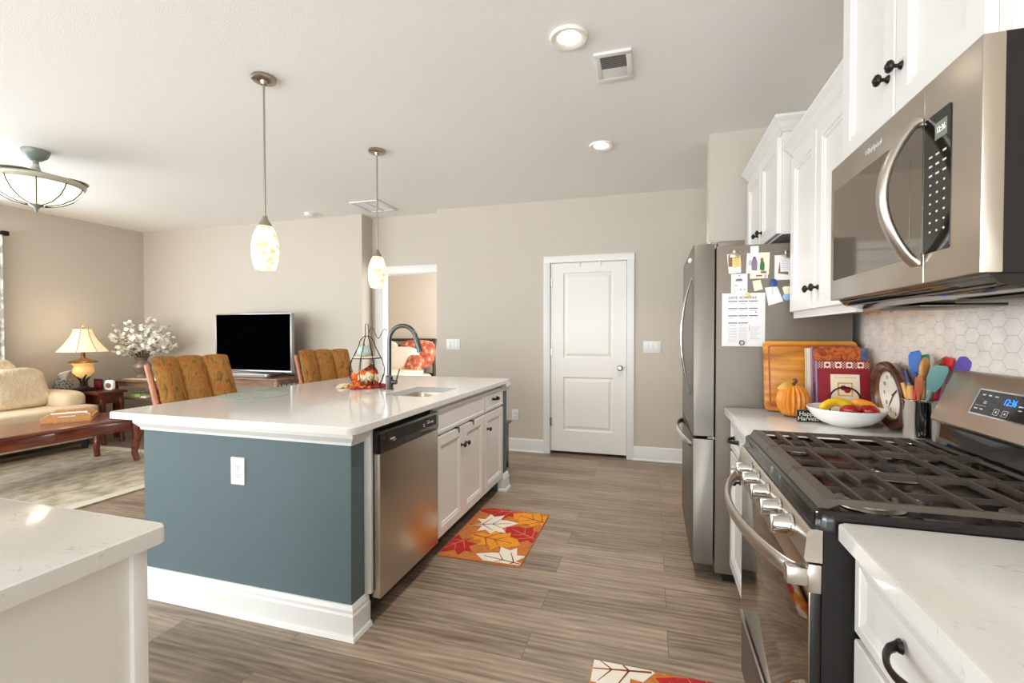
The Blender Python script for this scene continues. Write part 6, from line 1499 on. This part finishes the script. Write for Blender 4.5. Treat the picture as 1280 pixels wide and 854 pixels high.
for k in range(40):
    a = 2 * math.pi * k / 40 + rf.uniform(-0.2, 0.2); el = rf.choice([0.02, 0.2, 0.45, 0.75, 1.1]); L2 = rf.uniform(0.28, 0.5)
    # the spray is wider along the wall corner diagonal
    e = Vector((math.cos(a) * math.cos(el) * 1.15, math.sin(a) * math.cos(el) * 0.62, math.sin(el) * 0.92 + 0.02)) * L2
    p0 = vc + Vector((0, 0, 0.22))
    def pt(s, e=e, p0=p0): return p0 + Vector((e.x * s, e.y * s, 0.02 + e.z * s + 0.13 * math.sin(math.pi * s * 0.6) - 0.02))
    mb = MB(); mb.tube([pt(i / 8) for i in range(9)], [0.0035 - 0.0025 * i / 8 for i in range(9)], 6)
    mb.m = 1
    for j in range(13):
        s = rf.uniform(0.3, 1.03); c0 = pt(s) + Vector([rf.uniform(-0.04, 0.04) for _ in range(3)])
        q = Matrix.Rotation(rf.uniform(0, 6.3), 3, 'Z') @ Matrix.Rotation(rf.uniform(0.2, 1.8), 3, 'X')
        for m_ in range(5):
            b = 2 * math.pi * m_ / 5; dr = Vector((math.cos(b), math.sin(b), 0.25)); sd = Vector((-math.sin(b), math.cos(b), 0)); rr = 0.026
            mb.poly([c0, c0 + q @ (dr * rr * 0.6 + sd * rr * 0.5), c0 + q @ (dr * rr * 1.15), c0 + q @ (dr * rr * 0.6 - sd * rr * 0.5)])
    mb.m = 2
    for j in range(4):
        s = rf.uniform(0.2, 0.95); c0 = pt(s); q = Matrix.Rotation(rf.uniform(0, 6.3), 3, 'Z') @ Matrix.Rotation(rf.uniform(0.2, 1.8), 3, 'X')
        mb.poly([c0, c0 + q @ Vector((0.02, 0.009, 0)), c0 + q @ Vector((0.045, 0, 0.004)), c0 + q @ Vector((0.02, -0.009, 0))])
    mb.build('blossom_branch', ['twig', 'petal', 'foliage'], t, smooth=0)

# tv stand and tv
ts = thing('tv_stand', 'brown wooden television stand with spindle side', 'tv stand', (-4.75, 4.58, 0))
mb = MB(); mb.box(-5.4, -4.06, 4.31, 4.85, 0.755, 0.778, 0.005); mb.build('top', 'brown_wood', ts)
mb = MB(); mb.box(-5.36, -4.1, 4.335, 4.355, 0.68, 0.755); mb.box(-5.36, -4.1, 4.81, 4.83, 0.68, 0.755); mb.box(-4.12, -4.1, 4.34, 4.82, 0.70, 0.755); mb.box(-5.36, -5.34, 4.34, 4.82, 0.70, 0.755); mb.build('apron', 'brown_wood', ts)
mb = MB(); mb.box(-5.36, -4.1, 4.34, 4.82, 0.18, 0.2, 0.002); mb.build('shelf', 'brown_wood', ts)
for x in (-5.36, -4.1):
    for y in (4.345, 4.815): MB().box(x - 0.022, x + 0.022, y - 0.022, y + 0.022, 0, 0.755, 0.003).build('leg', 'brown_wood', ts)
for k in range(5):
    for x in (-4.1, -5.36): MB().cyl((x, 4.42 + k * 0.08, 0.19), (x, 4.42 + k * 0.08, 0.71), 0.006, seg=8).build('spindle', 'black', ts)
ZV = 0.7785
tv = thing('television', 'large black flat screen television on the brown stand', 'television', (-4.62, 4.55, ZV))
mb = MB(); mb.box(-5.19, -4.055, 4.53, 4.575, 0.835, 1.53, 0.004); mb.box(-5.0, -4.25, 4.57, 4.61, 0.9, 1.3, 0.01); mb.build('housing', 'black', tv)
mb = MB(); mb.box(-5.18, -4.065, 4.526, 4.531, 0.853, 1.523, 0.0005); mb.build('screen', 'screen', tv)
mb = MB()
for b in ((-5.194, -5.18, 0.853, 1.523), (-4.065, -4.051, 0.853, 1.523), (-5.194, -4.051, 1.523, 1.534), (-5.194, -4.051, 0.83, 0.853)): mb.box(b[0], b[1], 4.522, 4.576, b[2], b[3], 0.0015)
mb.build('bezel', 'tv_frame', tv)
for x in (-5.05, -4.2):
    mb = MB(); mb.tube([(x - 0.05, 4.42, ZV + 0.006), (x, 4.53, ZV + 0.03), (x + 0.0, 4.55, ZV + 0.058), (x, 4.57, ZV + 0.03), (x + 0.05, 4.68, ZV + 0.006)], 0.0065, 8, flat=(1, 1.6)); mb.build('foot', 'black', tv)
t = thing('soundbar', 'slim silver grey soundbar lying below the television screen', 'soundbar', (-4.62, 4.42, ZV))
MB().box(-5.0, -4.27, 4.375, 4.465, ZV, ZV + 0.045, 0.008).build('body', 'tv_frame', t)
MB().box(-4.98, -4.29, 4.3735, 4.3765, ZV + 0.008, ZV + 0.036, 0.001).build('grille', 'grille', t)

# ------------------------------------------------------------------ bedroom beyond the doorway
bd = thing('bed', 'dark framed bed with cream bedding seen through the doorway', 'bed', (-4.4, 6.3, 0))
BX0, BX1, BY = -5.25, -3.56, 7.28
for x in (BX0, BX1):
    MB().tube([(x, BY, 0.0), (x, BY, 0.7), (x + 0.0, BY - 0.02, 0.95), (x, BY + 0.02, 1.1), (x, BY + 0.05, 1.2)], [0.03, 0.03, 0.028, 0.026, 0.035], 10).build('headboard_post', 'bed_dark', bd)
mb = MB(); mb.cyl((BX0, BY + 0.03, 1.185), (BX1, BY + 0.03, 1.185), 0.024); mb.box(BX0, BX1, BY, BY + 0.03, 1.06, 1.1); mb.box(BX0, BX1, BY - 0.01, BY + 0.02, 0.55, 0.62); mb.build('headboard_rail', 'bed_dark', bd)
for k in range(9): x = BX0 + (BX1 - BX0) * (k + 1) / 10; MB().cyl((x, BY + 0.005, 0.6), (x, BY + 0.015, 1.07), 0.008, seg=8).build('headboard_spindle', 'bed_dark', bd)
mb = MB(); mb.box(BX0 + 0.02, BX1 - 0.02, 5.35, BY - 0.03, 0.22, 0.36, 0.01); mb.build('side_rail', 'bed_dark', bd)
for x in (BX0 + 0.06, BX1 - 0.06): MB().box(x - 0.03, x + 0.03, 5.37, 5.43, 0, 0.23).build('foot', 'bed_dark', bd)
mb = MB(); mb.box(BX0 + 0.01, BX1 - 0.01, 5.33, BY - 0.03, 0.36, 0.62, 0.07, 4); mb.build('mattress', 'bed_cream', bd)
mb = MB(); mb.pillowbox(((BX0 + BX1) / 2, 6.15, 0.64), (BX1 - BX0 + 0.06, 1.75, 0.16), 0.25); mb.build('quilt', 'bed_cream', bd, smooth=60)
def bedpillow(label, c, d, tilt, mat, rz=0):
    q = Matrix.Rotation(R(rz), 3, 'Z') @ Matrix.Rotation(R(tilt), 3, 'X')
    mb = MB(); mb.pillowbox(c, d, 0.55, 16, q); tag(mb.build('bed_pillow', mat, smooth=70), label, 'pillow', 'pillows on the bed')
bedpillow('red floral pillow leaning at the right of the headboard', (-3.80, 7.1, 0.95), (0.66, 0.17, 0.48), -18, 'bed_red')
bedpillow('cream pillow leaning at the left of the bed doorway view', (-4.45, 7.08, 0.95), (0.6, 0.17, 0.46), -18, 'bed_cream')
bedpillow('blush white pillow in front of the red floral one', (-3.98, 6.86, 0.88), (0.66, 0.16, 0.4), -24, 'bed_blush', 4)
bedpillow('red floral pillow lying low at the right edge of the bed', (-3.68, 6.8, 0.80), (0.3, 0.16, 0.3), -30, 'bed_red', -10)
